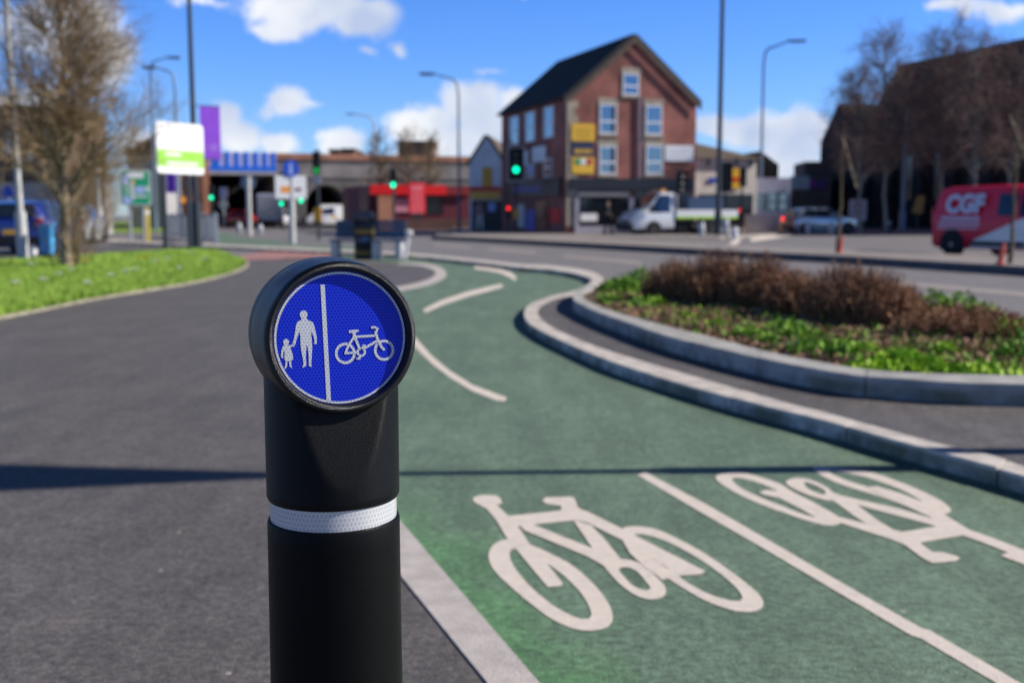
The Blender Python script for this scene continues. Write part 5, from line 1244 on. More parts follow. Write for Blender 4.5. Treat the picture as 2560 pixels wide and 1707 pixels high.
post_box('bollard', 'yellow bollard under the green direction sign', 'bollard', 364, 518, 580, 41.5, .12, mat('dull_yellow', (.36, .27, .03), .6))
post_box('bollard', 'small pale bollard beside the blue car at the left', 'bollard', 82, 610, 640, 29.5, .10, 'pale_post')
# blue roundel sign and panel
BWl = Wall(P(729, 470, 42.0).xy, (1, .40)); bs = thing('cycle_route_sign', 'blue round sign above a white panel with an orange square on a grey post', 'sign', BWl.p)
m_ = MB(); m_.tube([BWl.at(0, 0, -.06), BWl.at(0, BWl.uz(726, 405)[1], -.06)], .12, 12); obj('post', m_, 'pale_post', bs, smooth=50)
a = BWl.uz(687, 438.6); c = BWl.uz(766, 497.5); obj('sign_panel', rr(BWl, a[0], c[0], c[1], a[1], .06, 0, .04), 'white_paint', bs)
cz = BWl.uz(726, 421.6); m_ = MB(); m_.lathe([(.315, .05), (.315, .08)], BWl.at(cz[0], cz[1]), BWl.n, 40); rd = obj('roundel', m_, 'sign_blue', bs)
m_ = MB(); m_.lathe([(.01, .081), (.07, .084)], BWl.at(cz[0], cz[1] + .12), BWl.n, 16); m_.obox(BWl.p, BWl.u, BWl.n, cz[0] - .06, cz[0] + .06, cz[1] - .22, cz[1] + .04, .081, .085); obj('figure', m_, 'pale_blue', rd)
for x0, x1, y0, y1, mm in ((701, 725, 466, 482, 'orange_board'), (736, 753, 470, 478, 'maroon')):
    a = BWl.uz(x0, y0); c = BWl.uz(x1, y1); m_ = MB(); m_.obox(BWl.p, BWl.u, BWl.n, a[0], c[0], c[1], a[1], .042, .046); obj('square_emblem', m_, mm, bs)
# sign seen from the back
p = P(623, 540, 58); t = thing('road_sign', 'round road sign seen from behind on a pale grey post near the white box van', 'sign', (p.x, 58, 0)); m_ = MB(); m_.tube([(p.x, 58, 0), (p.x, 58, P(623, 442, 58).z)], .13, 12); obj('post', m_, 'pale_post', t, smooth=50)
q = P(620, 456, 58.2); m_ = MB(); m_.lathe([(.40, 0), (.40, .03)], q, (0, 1, 0), 32); obj('sign_disc', m_, 'blue_grey_post', t)
p = P(559, 512, 90); t = thing('road_sign', 'small cream round sign under a lilac panel in the dark beneath the bridge', 'sign', (p.x, 90, 0)); m_ = MB(); m_.tube([(p.x, 90, 0), (p.x, 90, P(559, 470, 90).z)], .09, 10); obj('post', m_, 'galvanised', t)
m_ = MB(); m_.lathe([(.36, 0), (.36, .04)], p + Vector((0, -.1, 0)), (0, -1, 0), 28); obj('sign_disc', m_, 'cream_render', t); q = P(559, 483, 90); m_ = MB(); m_.box(q + Vector((0, -.1, 0)), (.6, .04, .9)); obj('sign_panel', m_, 'lilac_render', t)
p = P(20, 480, 45); t = thing('road_sign', 'small round blue sign at the far left edge behind the pale lamp column', 'sign', (p.x, 45, 0)); m_ = MB(); m_.lathe([(.24, 0), (.24, .03)], p, (0, -1, 0), 28); obj('sign_disc', m_, 'sign_blue', t); m_ = MB(); m_.tube([(p.x, 45.05, 0), (p.x, 45.05, p.z + .2)], .04, 10); obj('post', m_, 'galvanised', t)
# guard railing
A_, B_ = G(418, 592), G(546, 614); RWL = Wall(A_.xy, (B_.x - A_.x, B_.y - A_.y)); rl = (B_ - A_).length; t = thing('guard_railing', 'grey pedestrian guard railing behind the posts of the white and green sign', 'railing', A_)
m_ = MB(); m_.obox(RWL.p, RWL.u, RWL.n, 0, rl, 1.02, 1.10, -.03, .03); m_.obox(RWL.p, RWL.u, RWL.n, 0, rl, .12, .19, -.03, .03); obj('rail', m_, 'galvanised', t)
m_ = MB(); n_ = int(rl / .13)
for i in range(n_): u = rl * (i + .5) / n_; m_.obox(RWL.p, RWL.u, RWL.n, u - .03, u + .03, .195, 1.015, -.015, .015)
obj('bars', m_, 'galvanised', t)
for i in range(6): u = (rl - .08) * i / 5; m_ = MB(); m_.obox(RWL.p, RWL.u, RWL.n, u, u + .08, 0, 1.16, .032, .10); obj('post', m_, 'galvanised', t)

# traffic signals
def signal(label, sx, top, bot, Y, lit, m='green_lamp', back=False, white=False, pole=True, face=None, box=None, s=1.0, ghost=False):
    p = P(sx, bot, Y); z1 = P(sx, top, Y).z; z0 = p.z; h = z1 - z0; W = Wall((p.x, Y), face or (1, 0)); t = thing('traffic_light', label, 'traffic light', (p.x, Y, 0)); hw = h * .17
    if pole: b = MB(); b.tube([W.at(0, 0, -.12), W.at(0, z1 + .1, -.12)], .06 * s, 12); obj('pole', b, 'dark_post', t, smooth=50)
    if back or white:
        k_ = hw * 2.0; b = MB(); b.obox(W.p, W.u, W.n, -k_, k_, z0 - h * .3, z1 + h * .15, -.03, -.005); bo = obj('backing_board', b, 'black_matte', t)
        if white:
            b = MB()
            for a0, a1, c0, c1 in ((-k_, k_, z1 + h * .15, z1 + h * .15 + .06), (-k_, k_, z0 - h * .3 - .06, z0 - h * .3), (-k_ - .06, -k_, z0 - h * .36, z1 + h * .21), (k_, k_ + .06, z0 - h * .36, z1 + h * .21)): b.obox(W.p, W.u, W.n, a0, a1, c0, c1, -.03, .0)
            obj('border', b, 'pale_post', bo)
    b = MB(); b.obox(W.p, W.u, W.n, -hw, hw, z0, z1, 0, .16); hd = obj('housing', b, 'black_matte', t)
    for i in range(3):
        zc_ = z0 + h * (i + .5) / 3; rr_ = min(hw * .80, h / 6.4); on = (lit == i)
        b = MB(); b.lathe([(rr_, .161), (rr_ * .8, .18), (.01, .186)], W.at(0, zc_), W.n, 20, close=False); obj('lens', b, m if on else ('lens_glint' if ghost else 'lens_dark'), hd)
        b = MB(); o_ = []
        for k_ in range(11):
            a = R(-20 + 22 * k_); o_.append((math.cos(a) * rr_ * 1.12, math.sin(a) * rr_ * 1.12))
        b.add([W.at(x, zc_ + y, .161) for x, y in o_] + [W.at(x, zc_ + y, .36) for x, y in o_], [(i_, i_ + 1, 11 + i_ + 1, 11 + i_) for i_ in range(10)]); obj('visor', b, 'black_matte', hd)
    if box: y0, y1, mm = box; c0, c1 = P(sx, y1, Y).z, P(sx, y0, Y).z; b = MB(); b.obox(W.p, W.u, W.n, -.16, .16, c0, c1, .0, .14); obj('push_button_box', b, mm, t)
    return t
t = signal('tall dark traffic light with a dim green lamp, right of the blue round sign', 793, 380, 436, 47, 0, 'dim_green_lamp', box=(519, 553, 'amber_box'))
W = Wall((P(793, 450, 47).x, 47), (1, 0)); m_ = MB(); m_.obox(W.p, W.u, W.n, -.15, .15, P(0, 460, 47).z, P(0, 440, 47).z, 0, .05); obj('plate', m_, 'pale_post', t)
signal('traffic light with a lit green lamp in front of the red restaurant fascia', 984, 425, 470, 48, 0)
signal('green traffic light with a pale bordered board in front of the brick building left facade', 1290, 378, 434, 62, 0, white=True, box=(522, 548, 'amber_box'))
signal('traffic light with three glinting unlit lenses above the tipper truck cab', 1699, 428, 478, 56, -1, face=(.5, .86), ghost=True)
signal('dark traffic light just right of the tall lamp column, beside the yellow and red board', 1814, 414, 464, 60, -1, back=True)
signal('dark traffic light on the right of the yellow and red board', 1856, 420, 467, 61, -1)
signal('small far green traffic light left of the dark bridge opening', 530, 464, 500, 84, 0)
signal('small far green traffic light at the lower left corner of the white panel', 705, 479, 515, 80, 0)
signal('small far green traffic light at the lower right of the white panel', 754, 472, 508, 78, 0)
signal('low traffic light with a red lamp right of the tall lamp column', 1849, 520, 552, 64, 2, 'red_lamp')
signal('low pedestrian light with a red lamp left of the pale bordered traffic light', 1271, 516, 545, 63, 2, 'red_lamp')
for sx, y0, Y, lab, m in ((1754, 555, 52, 'grey bollard below the lime stripe of the tipper truck', 'galvanised'), (1815, 545, 53, 'taller grey bollard right of the tall lamp column', 'galvanised'), (1838, 568, 51, 'short cream bollard catching the sun right of the tall lamp column', 'white_paint'),
        (2020, 555, 61, 'pale bollard below the red tail lamp of the silver car', 'pale_post'), (2078, 555, 61, 'pale bollard below the front of the silver car', 'pale_post'), (1957, 545, 68, 'amber bollard left of the silver car', 'amber_box'), (2222, 548, 66, 'dark bollard in front of the church, left of the grey pole', 'dark_post'),
        (650, 560, 62, 'grey bollard in front of the white box van', 'galvanised'), (597, 556, 66, 'pale grey bollard below the red car', 'galvanised')):
    post_box('bollard', lab, 'bollard', sx, y0, 600, Y, .14, m)
p = P(2256, 560, 70); lamp('grey pole standing before the middle of the church', (p.x, 70, 0), P(2256, 270, 70).z, .16, 'blue_grey_post', name='lamp_post')
# white low wall and boards on the right
m_ = MB(); a, b_ = P(1866, 535, 66), P(1950, 535, 66); m_.box(((a.x + b_.x) / 2, 66.3, a.z / 2), (b_.x - a.x, .5, a.z)); 
tag(obj('low_wall', m_, 'cream_render'), 'low white wall between the tipper truck and the silver car', 'wall')
p0, p1 = P(2124, 499, 68), P(2167, 499, 68); t = thing('notice_board', 'pinkish white board with dark lettering in front of the church', 'sign', ((p0.x + p1.x) / 2, 68, 0)); m_ = MB(); zlo = P(0, 552, 68).z; m_.box(((p0.x + p1.x) / 2, 68, (p0.z + zlo) / 2), (p1.x - p0.x, .1, p0.z - zlo)); obj('panel', m_, mat('pink_white', (.50, .42, .46), .6), t)
m_ = MB(); cx_ = (p0.x + p1.x) / 2
for k_ in range(3):
    for j in range(6): m_.box((cx_ + (j - 2.5) * .10, 67.94, zlo + .45 + .28 * k_), (.075, .01, .10))
obj('lettering', m_, 'soot_stone', t); m_ = MB(); m_.box((cx_ - .4, 68.06, zlo / 2), (.07, .07, zlo)); m_.box((cx_ + .4, 68.06, zlo / 2), (.07, .07, zlo)); obj('post', m_, 'dark_post', t)
p = P(2296, 505, 72); t = thing('notice_post', 'narrow tan and pink notice on a thin post in front of the church', 'sign', (p.x, 72, 0)); m_ = MB(); m_.add([(p.x - .38, 72, P(0, 532, 72).z), (p.x + .3, 72, P(0, 535, 72).z), (p.x + .42, 72, P(0, 488, 72).z), (p.x - .1, 72, P(0, 490, 72).z), (p.x - .38, 72.05, P(0, 532, 72).z), (p.x + .3, 72.05, P(0, 535, 72).z), (p.x + .42, 72.05, P(0, 488, 72).z), (p.x - .1, 72.05, P(0, 490, 72).z)], [(0, 1, 2, 3), (7, 6, 5, 4), (0, 4, 5, 1), (1, 5, 6, 2), (2, 6, 7, 3), (3, 7, 4, 0)]); obj('panel', m_, 'person_tan', t)
m_ = MB(); m_.box((p.x, 72.1, P(0, 535, 72).z / 2), (.06, .06, P(0, 535, 72).z + .8)); obj('post', m_, 'dark_post', t)

# litter bin and bench by the lane
gb_ = G(912, 648); C7 = lambda p: K(840, 480, .1275, p)
BWn = Wall(gb_.xy, (1, .15)); lbn = thing('litter_bin', 'black litter bin with a hooded lid and two dull gold bands beside the bench', 'bin', gb_)
hwid = .245; topz = P(912, 545, gb_.y).z
def rbox(cx, cy, hw_, hd_, z0, z1, rad=.06): 
    pts = []
    for sx_, sy_, a0 in ((1, 1, 0), (-1, 1, 90), (-1, -1, 180), (1, -1, 270)):
        for k_ in range(5): a = R(a0 + 22.5 * k_); q = Vector((sx_ * (hw_ - rad) + rad * math.cos(a), sy_ * (hd_ - rad) + rad * math.sin(a), 0)); pts.append(BWn.at(cx + q.x, 0, -(cy + q.y)))
    return pts
m_ = MB(); m_.prism(rbox(0, .25, hwid, .25, 0, 1), 0, topz * .80); obj('body', m_, 'black_matte', lbn)
m_ = MB(); m_.prism(rbox(0, .25, hwid + .02, .27, 0, 1), topz + .0, topz + .10); m_.prism(rbox(0, .25, hwid - .03, .22, 0, 1), topz + .103, topz + .16); obj('lid', m_, mat('navy_plastic', (.012, .022, .05), .35, .1), lbn)
for sx_ in (-1, 1): m_ = MB(); m_.obox(BWn.p, BWn.u, BWn.n, sx_ * (hwid - .03) - .03, sx_ * (hwid - .03) + .03, topz * .8 + .002, topz - .002, -.48, -.02); obj('lid_support', m_, 'black_matte', lbn)
for z0, z1 in ((.10, .20), (topz * .63, topz * .70)): m_ = MB(); m_.prism(rbox(0, .25, hwid + .006, .256, 0, 1, .062), z0, z1); obj('gold_band', m_, mat('dull_gold', (.20, .13, .025), .45, .15, metal=.3), lbn)
m_ = MB(); m_.lathe([(.001, .014), (.085, .010)], BWn.at(0, topz * .47, .01), BWn.n, 20, close=False); obj('emblem', m_, mat('navy_emblem', (.01, .04, .16), .5), lbn)
bx0, bx1 = G(846, 650), G(1004, 658); yb0 = 26.2
bn = thing('bench', 'blue-grey slatted bench on pale concrete legs behind the litter bin', 'bench', (P(930, 640, yb0 + .8).x, yb0 + .8, 0))
BB = Wall(P(834, 640, yb0 + 1.0).xy, (1, -.10)); bl = BB.uz(1014, 640)[0]
mat('bench_blue', (.055, .11, .20), .5, .15)
m_ = MB()
for k_ in range(5): m_.obox(BB.p, BB.u, BB.n, 0, bl, .43, .475, -.12 + k_ * .105, -.03 + k_ * .105)
obj('seat', m_, 'bench_blue', bn)
m_ = MB()
for k_ in range(4): 
    z0 = .50 + k_ * .115; m_.obox(BB.p, BB.u, BB.n, 0.02, bl - .02, z0, z0 + .10, -.20 - k_ * .02, -.16 - k_ * .02)
obj('backrest', m_, 'bench_blue', bn)
for u in (.10, bl * .62, bl - .12): m_ = MB(); m_.obox(BB.p, BB.u, BB.n, u - .075, u + .075, 0, .427, -.10, .36); bevel(obj('leg', m_, mat('pale_concrete', (.50, .50, .53), .8), bn), .015)
p = C7([(1180, 600)])[0]; q = P(*p, 27.6); m_ = MB(); m_.lathe([(.06, 0), (.085, .03), (.085, .10), (.05, .16), (.02, .17)], (q.x, 27.15, .955), seg=16)
o_ = P(1034, 600, 30); m_ = MB(); m_.tube([G(1008, 650) + Vector((0, .3, 0)), P(1020, 596, G(1008, 650).y + .4)], .05, 12); m_.lathe([(.02, -.08), (.10, -.03), (.10, .05), (.02, .09)], P(1022, 583, G(1008, 650).y + .4), seg=16)
tag(obj('marker_post', m_, 'pale_concrete', smooth=40), 'short pale leaning post with a round cap at the right end of the bench', 'post')

# ---------------------------------------------------------------- vehicles
mat('car_glass', (.012, .020, .035), .05, .1, spec=.9)
class Car:
    def __init__(s, name, label, cat, loc, rz, group=None):
        s.root = thing(name, label, cat, loc, rz, group); s.M = Matrix.Translation(Vector(loc)) @ Matrix.Rotation(rz, 4, 'Z')
    def o(s, name, mb, m, parent=None, **k):
        mb.v = [s.M @ Vector(v) for v in mb.v]; return obj(name, mb, m, parent or s.root, **k)
    def loft(s, name, secs, m, parent=None, smooth=35):
        """secs: (x, z_low, z_belt, z_top, half width at belt, half width at top)"""
        b = MB(); rows = []
        for x, zl, zb, zt, wl, wt in secs:
            q = min(.05, (zt - zb) * .5 + .005)
            half = [(wl * .94, zl), (wl * .99, zl + .12), (wl, zl + (zb - zl) * .6), (wl * .985, zb), (wt, zt - q), (wt - .07, zt - q * .25), (wt * .5, zt)]
            rows.append([(x, y, z) for y, z in half] + [(x, -y, z) for y, z in reversed(half)])
        n = len(rows[0]); b.add([p for r_ in rows for p in r_], [(i * n + k_, i * n + (k_ + 1) % n, (i + 1) * n + (k_ + 1) % n, (i + 1) * n + k_) for i in range(len(rows) - 1) for k_ in range(n)] + [tuple(range(n)), tuple(reversed(range((len(rows) - 1) * n, len(rows) * n)))])
        s.secs = secs; return s.o(name, b, m, parent, smooth=smooth)
    def side_y(s, x, z):
        for a, c in zip(s.secs, s.secs[1:]):
            if min(a[0], c[0]) - 1e-6 <= x <= max(a[0], c[0]) + 1e-6:
                t = (x - a[0]) / (c[0] - a[0]) if c[0] != a[0] else 0; g_ = [a[k_] + (c[k_] - a[k_]) * t for k_ in range(6)]
                if z <= g_[2]: return g_[4]
                f = min(1, (z - g_[2]) / max(.01, g_[3] - g_[2])); return g_[4] * .985 + (g_[5] - g_[4] * .985) * f
        return s.secs[0][4]
    def side(s, name, poly, m, sgn, parent=None, off=.006, sub=5):
        """plate following the body side; poly of (x, z)"""
        pts = []
        for i, a in enumerate(poly):
            c = poly[(i + 1) % len(poly)]
            for k_ in range(sub): t = k_ / sub; pts.append((a[0] + (c[0] - a[0]) * t, a[1] + (c[1] - a[1]) * t))
        v3 = [Vector((x, z, 0)) for x, z in pts]; tr = tessellate_polygon([v3]); bm = bmesh.new(); vs = [bm.verts.new((x, 0, z)) for x, z in pts]
        for t_ in tr:
            try: bm.faces.new([vs[i] for i in t_])
            except ValueError: pass
        bmesh.ops.subdivide_edges(bm, edges=bm.edges[:], cuts=2, use_grid_fill=True); bm.verts.index_update()
        b = MB(); b.add([(v.co.x, sgn * (s.side_y(v.co.x, v.co.z) + off), v.co.z) for v in bm.verts], [tuple(v.index for v in f.verts) for f in bm.faces]); bm.free()
        return s.o(name, b, m, parent)
    def wheel(s, x, y, r, wd=.2):
        sg_ = 1 if y > 0 else -1; y += sg_ * .03
        b = MB(); b.lathe([(r * .62, wd * .5), (r * .93, wd * .5), (r, wd * .32), (r, -wd * .32), (r * .93, -wd * .5), (r * .62, -wd * .5)], (x, y - sg_ * wd * .5, r), (0, sg_, 0), 24); w_ = s.o('wheel', b, 'rubber', smooth=40)
        b = MB(); b.lathe([(r * .64, wd * .50), (r * .60, wd * .44), (r * .2, wd * .40), (r * .16, wd * .5), (.01, wd * .5)], (x, y - sg_ * wd * .5, r), (0, sg_, 0), 20, close=False); s.o('rim', b, 'rim_metal', w_)
        b = MB(); b.lathe([(r * 1.22, .0), (r * 1.22, .012)], (x, y - sg_ * .030, r * 1.03), (0, sg_, 0), 26)
        b.v = [Vector((v[0], v[1], max(v[2], .16))) for v in b.v]; s.o('wheel_arch', b, 'black_matte')
        return w_
    def wheels(s, xs, w, r):
        for x in xs:
            for y in (-1, 1): s.wheel(x, y * (w + .012), r)
    def plate(s, name, c, d, m, parent=None):
        b = MB(); b.box(c, d); return s.o(name, b, m, parent)
# hatchback profile
HB = [(-2.0, .35, .75, .80, .72, .66), (-1.96, .25, .85, 1.05, .80, .62), (-1.70, .20, .92, 1.38, .86, .60), (-1.2, .18, .93, 1.46, .88, .62), (0, .18, .92, 1.48, .88, .64), (.45, .18, .92, 1.42, .88, .62), (1.15, .18, .91, .97, .87, .70), (1.75, .22, .80, .86, .82, .66), (2.0, .35, .66, .70, .70, .58)]
def hatch(name, label, loc, rz, paint, group=None, plate='plate_yellow', cat='car', lit=False):
    c = Car(name, label, cat, loc, rz, group); c.loft('body', HB, paint)
    for sg_ in (-1, 1):
        c.side('side_window', [(-1.5, .96), (.95, .95), (.42, 1.36), (-1.25, 1.38)], 'car_glass', sg_)
    b = MB(); b.add([(-1.99, -.56, 1.02), (-1.99, .56, 1.02), (-1.76, .5, 1.36), (-1.76, -.5, 1.36)], [(0, 1, 2, 3)]); c.o('rear_window', b, 'car_glass')
    b = MB(); b.add([(1.12, -.62, 1.00), (1.12, .62, 1.00), (.52, .54, 1.42), (.52, -.54, 1.42)], [(0, 1, 2, 3)]); c.o('windscreen', b, 'car_glass')
    for y in (-.66, .66): c.plate('tail_light', (-1.985, y, .86), (.08, .18, .22), 'red_lamp' if lit and y > 0 else mat('tail_red', (.45, .01, .01), .25)); c.plate('headlight', (1.86, y * .95, .68), (.22, .3, .14), 'rim_metal')
    c.plate('number_plate', (-2.02, 0, .62), (.03, .52, .12), plate); c.plate('bumper', (-1.99, 0, .40), (.12, 1.5, .2), 'black_matte'); c.wheels((-1.3, 1.3), .87, .31); return c
gc = G(75, 640); hatch('parked_car', 'blue hatchback seen from behind with a yellow number plate at the left edge', (gc.x - .9, gc.y + 2.3, 0), R(100), 'blue_car_paint')
g_ = P(205, 580, 38); hatch('parked_car', 'pale silver hatchback parked farther back behind the verge tree', (g_.x - 1.8, 42, 0), R(100), 'silver_paint')
g_ = P(591, 560, 92); hatch('red_car', 'red hatchback seen from behind under the blue bridge', (g_.x, 94, 0), R(88), 'red_paint')
g_ = P(2050, 560, 63.6); hatch('silver_car', 'silver car with a lit red tail lamp left of the church', (g_.x, 63.6, 0), R(12), 'silver_paint', lit=True)
# white car partly hidden by the blue sign post
g_ = P(700, 560, 94); hatch('white_car', 'small white car right of the white box van', (g_.x, 95, 0), R(-70), 'white_glossy')
# box van
g_ = P(658, 560, 89); c = Car('box_van', 'white box van seen from behind on the road under the bridge', 'van', (g_.x, 92, 0), R(100))
c.plate('cargo_box', (-.8, 0, 1.72), (3.6, 2.0, 2.1), mat('van_shaded_white', (.50, .54, .66), .5)); bevel(c.root.children[0], .05); c.plate('rear_shutter', (-2.615, 0, 1.7), (.03, 1.75, 1.8), 'grey_render'); c.plate('rear_bumper', (-2.66, 0, .52), (.12, 1.9, .16), 'black_matte')  # the white box is coloured lilac to carry its shade
c.plate('chassis', (-.6, 0, .5), (4.0, 1.5, .24), 'black_matte'); c.loft('cab', [(1.02, .4, 1.2, 2.05, .92, .8), (1.9, .38, 1.2, 1.98, .92, .75), (2.5, .35, 1.15, 1.25, .9, .75), (3.05, .35, .9, .98, .85, .7)], 'white_glossy'); c.wheels((-1.5, 2.2), .92, .34)
for y in (-.85, .85): c.plate('tail_light', (-2.64, y, .75), (.05, .14, .24), 'tail_red')
# marked van in the arch
g_ = P(830, 560, 100); c = Car('patrol_van', 'white van with blue and yellow panels in the viaduct arch', 'van', (g_.x, 101, 0), R(200)); VB = [(-2.3, .35, 1.0, 1.9, .92, .78), (-2.25, .25, 1.05, 2.0, .95, .80), (1.2, .25, 1.05, 2.0, .95, .80), (1.75, .25, 1.05, 1.5, .95, .78), (2.2, .25, 1.0, 1.1, .93, .8), (2.6, .35, .8, .86, .85, .7)]
c.loft('body', VB, 'white_glossy')
for sg_ in (-1, 1):
    for k_ in range(4): c.side('livery_panel', [(-2.1 + k_ * 1.0, .75), (-1.65 + k_ * 1.0, .75), (-1.65 + k_ * 1.0, 1.0), (-2.1 + k_ * 1.0, 1.0)], 'pale_blue' if k_ % 2 else 'plate_yellow', sg_)
    c.side('side_window', [(.1, 1.12), (1.6, 1.12), (1.2, 1.6), (.1, 1.75)], 'window_glass', sg_)
b = MB(); b.add([(2.19, -.7, 1.13), (2.19, .7, 1.13), (1.42, .6, 1.84), (1.42, -.6, 1.84)], [(0, 1, 2, 3)]); c.o('windscreen', b, 'car_glass'); c.wheels((-1.5, 1.6), .94, .33)
# tipper truck
fw = G(1634, 592); hd_ = R(197.5); off = Matrix.Rotation(hd_, 3, 'Z') @ Vector((1.55, .95, 0)); c = Car('tipper_truck', 'white tipper truck with a lime stripe, facing left before the brick building', 'truck', (fw.x - off.x, fw.y - off.y, 0), hd_)
c.loft('cab', [(.45, .42, 1.15, 2.18, .98, .84), (1.15, .40, 1.15, 2.22, .98, .84), (1.85, .38, 1.14, 1.44, .97, .82), (2.45, .36, 1.08, 1.20, .95, .80), (2.66, .40, .86, .92, .90, .75)], 'white_glossy')
for sg_ in (-1, 1): c.side('door_window', [(.65, 1.2), (1.75, 1.2), (1.22, 2.05), (.65, 2.05)], 'car_glass', sg_); c.plate('mirror', (1.75, sg_ * 1.12, 1.35), (.1, .16, .34), 'black_matte')
b = MB(); b.add([(1.97, -.76, 1.40), (1.97, .76, 1.40), (1.22, .72, 2.16), (1.22, -.72, 2.16)], [(0, 1, 2, 3)]); c.o('windscreen', b, 'car_glass')
c.plate('front_bumper', (2.72, 0, .48), (.16, 1.9, .30), 'black_matte'); c.plate('grille', (2.73, 0, .74), (.06, 1.0, .14), 'black_matte')
for y in (-.72, .72): c.plate('headlight', (2.66, y, .84), (.14, .34, .2), 'rim_metal')
c.plate('beacon_bar', (.85, 0, 2.29), (.2, 1.1, .12), 'orange_board'); bd = c.plate('bed', (-1.35, 0, 1.12), (3.4, 2.05, .42), 'white_paint')
for sg_ in (-1, 1): c.plate('lime_stripe', (-1.35, sg_ * 1.028, .915 + .03), (3.4, .006, .10), 'lime_stripe', bd)
c.plate('headboard', (.32, 0, 1.62), (.08, 1.95, .95), 'grey_render'); c.plate('load', (-1.35, 0, 1.66), (1.9, 1.7, .64), mat('navy_load', (.02, .06, .14), .6, .2)); c.plate('chassis', (-1.0, 0, .62), (4.2, .9, .3), 'black_matte'); c.plate('underrun_guard', (-1.2, .92, .58), (1.3, .05, .34), 'black_matte')
c.wheels((1.55, -1.7), .95, .35)
# red and white van at the right edge
rw_ = G(2378, 642); hd_ = R(-64); off = Matrix.Rotation(hd_, 3, 'Z') @ Vector((-1.35, -.92, 0)); c = Car('red_van', 'red and white delivery van with large pale lettering at the right edge', 'van', (rw_.x - off.x, rw_.y - off.y, 0), hd_)
RV = [(-2.10, .40, 1.0, 1.20, .80, .70), (-2.06, .28, 1.0, 1.58, .88, .70), (-1.92, .24, 1.0, 1.74, .91, .73), (-1.55, .22, 1.0, 1.80, .92, .75), (0, .22, 1.0, 1.82, .92, .76), (.55, .22, 1.0, 1.80, .92, .75), (1.05, .22, 1.0, 1.62, .92, .73), (1.62, .22, 1.0, 1.10, .91, .72), (2.05, .26, .9, .96, .86, .68), (2.28, .38, .72, .78, .75, .58)]
mat('van_red', (.72, .010, .050), .4, .06, coat=.12, spec=.3)
c.loft('body', RV, 'van_red')
for sg_ in (-1, 1):
    c.side('white_panel', [(-.78, .25), (-.72, .42), (.72, .985), (1.45, .995), (1.95, .86), (2.1, .72), (2.1, .45), (1.9, .28)], 'white_glossy', sg_, off=.005)
    c.side('side_window', [(-.02, 1.06), (.52, 1.04), (.52, 1.58), (-.02, 1.60)], 'dark_glass', sg_, off=.012)
    c.side('door_window', [(.62, 1.04), (1.35, 1.06), (.92, 1.52), (.62, 1.58)], 'dark_glass', sg_, off=.012)
    c.plate('sill_trim', (.05, sg_ * .925, .36), (1.6, .03, .12), 'black_matte')
b = MB(); b.add([(-1.9, -.66, 1.752), (.45, -.66, 1.815), (.45, .66, 1.815), (-1.9, .66, 1.752)], [(0, 1, 2, 3)])
b = MB(); b.add([(1.60, -.7, 1.14), (1.60, .7, 1.14), (1.10, .66, 1.60), (1.10, -.66, 1.60)], [(0, 1, 2, 3)]); c.o('windscreen', b, 'dark_glass')
for y in (-.78, .78): c.plate('tail_light', (-2.085, y, 1.05), (.06, .14, .42), 'tail_red'); c.plate('headlight', (2.1, y * .9, .74), (.22, .3, .16), 'rim_metal')
c.plate('rear_bumper', (-2.10, 0, .42), (.12, 1.5, .2), 'black_matte')
c.wheels((-1.35, 1.4), .915, .32)
mat('van_lettering', (.62, .66, .82), .5, .04)
un = Matrix.Rotation(hd_, 3, 'Z') @ Vector((1, 0, 0)); nn = Matrix.Rotation(hd_, 3, 'Z') @ Vector((0, -1, 0))
q = c.M @ Vector((-.98, -.937, 1.33)); tilt = Matrix.Rotation(R(-9), 4, 'X')
text('lettering', 'CGF', .62, facemat(q, un, nn) @ tilt, 'van_lettering', c.root, .004, bold=.03)
for z, x0, x1, hh_ in ((.985, -1.72, -.55, .09), (.85, -1.80, -.60, .07), (.74, -1.82, -.62, .04)):
    b = MB(); x = x0
    while x < x1: wd = random.uniform(.07, .14); b.box((x + wd / 2, -.932, z), (wd, .004, hh_)); x += wd + .025
    c.o('small_lettering', b, 'van_lettering')

# light blue recycling bin by the blue car
p = P(118, 600, 27.5); t = thing('recycling_bin', 'light blue upright bin beside the blue car behind the verge', 'bin', (p.x, 27.5, 0)); m_ = MB(); zt_ = P(118, 556, 27.5).z; m_.add([(p.x + sx_ * w2, 27.5 + sy_ * w2, z) for z, w2 in ((0.12, .11), (zt_ - .1, .14)) for sx_, sy_ in ((-1, -1), (1, -1), (1, 1), (-1, 1))], [(0, 1, 2, 3), (4, 5, 6, 7), (0, 1, 5, 4), (1, 2, 6, 5), (2, 3, 7, 6), (3, 0, 4, 7)]); obj('body', m_, mat('sky_plastic', (.08, .42, .85), .4), t)
m_ = MB(); m_.box((p.x, 27.5, zt_ - .06), (.32, .32, .07)); obj('lid', m_, 'sky_plastic', t); m_ = MB(); m_.box((p.x, 27.5, .06), (.24, .24, .11)); obj('base', m_, 'rubber', t)

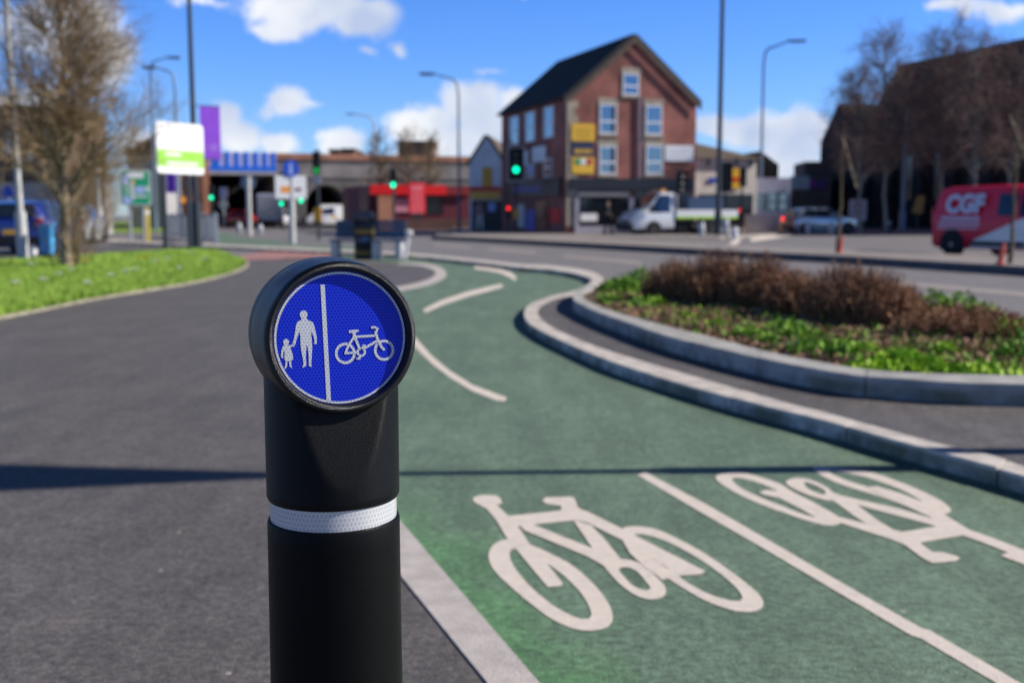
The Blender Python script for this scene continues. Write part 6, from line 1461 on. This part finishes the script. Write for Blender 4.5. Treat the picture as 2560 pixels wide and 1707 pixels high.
# ---------------------------------------------------------------- people
def person(label, loc, H, rz, top, legs, stride=.18, hair='hair_dark'):
    t = thing('person', label, 'person', loc, rz); M = Matrix.Translation(Vector(loc)) @ Matrix.Rotation(rz, 4, 'Z'); s = H / 1.72
    J = {'pel': (0, 0, .95), 'sp': (0, .01, 1.15), 'ch': (0, 0, 1.36), 'nk': (0, .01, 1.48), 'hd': (0, -.01, 1.57), 'tp': (0, -.01, 1.67)}
    for q, sg_ in (('L', 1), ('R', -1)):
        J['h' + q] = (.09 * sg_, 0, .90); J['k' + q] = (.10 * sg_, -sg_ * stride * .55 - .03, .50); J['a' + q] = (.10 * sg_, -sg_ * stride, .09); J['t' + q] = (.11 * sg_, -sg_ * stride - .16, .03)
        J['s' + q] = (.17 * sg_, .01, 1.41); J['e' + q] = (.23 * sg_, sg_ * stride * .4 + .02, 1.14); J['w' + q] = (.23 * sg_, sg_ * stride * .8 - .06, .90); J['m' + q] = (.22 * sg_, sg_ * stride * .9 - .09, .80)
    E = [('pel', 'sp'), ('sp', 'ch'), ('ch', 'nk'), ('nk', 'hd'), ('hd', 'tp')] + [e for q in 'LR' for e in (('pel', 'h' + q), ('h' + q, 'k' + q), ('k' + q, 'a' + q), ('a' + q, 't' + q), ('ch', 's' + q), ('s' + q, 'e' + q), ('e' + q, 'w' + q), ('w' + q, 'm' + q))]
    RD = {'pel': (.14, .11), 'sp': (.13, .10), 'ch': (.16, .11), 'nk': (.055, .055), 'hd': (.085, .10), 'tp': (.06, .07), 'h': (.09, .09), 'k': (.06, .06), 'a': (.042, .042), 't': (.035, .03), 's': (.06, .06), 'e': (.045, .045), 'w': (.032, .032), 'm': (.035, .03)}
    def skin(name, keys, grow_, m, root):
        ed = [e for e in E if e[0] in keys and e[1] in keys]; ks = [k_ for k_ in keys if any(k_ in e for e in ed)]; me = bpy.data.meshes.new(name)
        me.from_pydata([tuple(Vector(J[k_]) * s) for k_ in ks], [(ks.index(a), ks.index(b_)) for a, b_ in ed], []); o = bpy.data.objects.new(name, me); COL.objects.link(o); o.parent = t
        md = o.modifiers.new('skin', 'SKIN'); md.use_smooth_shade = True
        for i, k_ in enumerate(ks):
            r_ = RD.get(k_) or RD[k_[0]]; me.skin_vertices[0].data[i].radius = ((r_[0] + grow_) * s, (r_[1] + grow_) * s); me.skin_vertices[0].data[i].use_root = (k_ == root)
        o.modifiers.new('sub', 'SUBSURF').levels = 1; o.modifiers['sub'].render_levels = 2; me.materials.append(MATS[m]); return o
    skin('body', list(J), 0, 'skin', 'pel')
    skin('jacket', ['sp', 'ch', 'pel'] + [a + q for q in 'LR' for a in ('s', 'e', 'w')], .016, top, 'ch'); skin('trousers', ['pel'] + [a + q for q in 'LR' for a in ('h', 'k', 'a')], .018, legs, 'pel')
    b = MB(); ico = bmesh.new(); bmesh.ops.create_icosphere(ico, subdivisions=2, radius=1); b.add([M @ (Vector((v.co.x * .092, v.co.y * .108 + .012, v.co.z * .095 + 1.645)) * s) for v in ico.verts if True], [tuple(v.index for v in f.verts) for f in ico.faces]); ico.free(); obj('hair', b, hair, t, smooth=60)
    for q in (-1, 1):
        b = MB(); b.box((M @ (Vector((.105 * q, -.03 + -q * stride, .035)) * s)), (.085 * s, .25 * s, .07 * s), rz); obj('shoe', b, 'black_matte', t)
    return t
p = P(1516, 560, 57.2); person('pedestrian in dark clothing walking past the shop window of the brick building', (p.x, 56.4, .11), 1.72, R(80), 'person_dark', 'person_dark')
p = P(1199, 560, 64); person('pedestrian in beige trousers standing outside the white gabled house', (p.x, 64, .11), 1.76, R(20), 'person_pink', 'cream_render', .16)
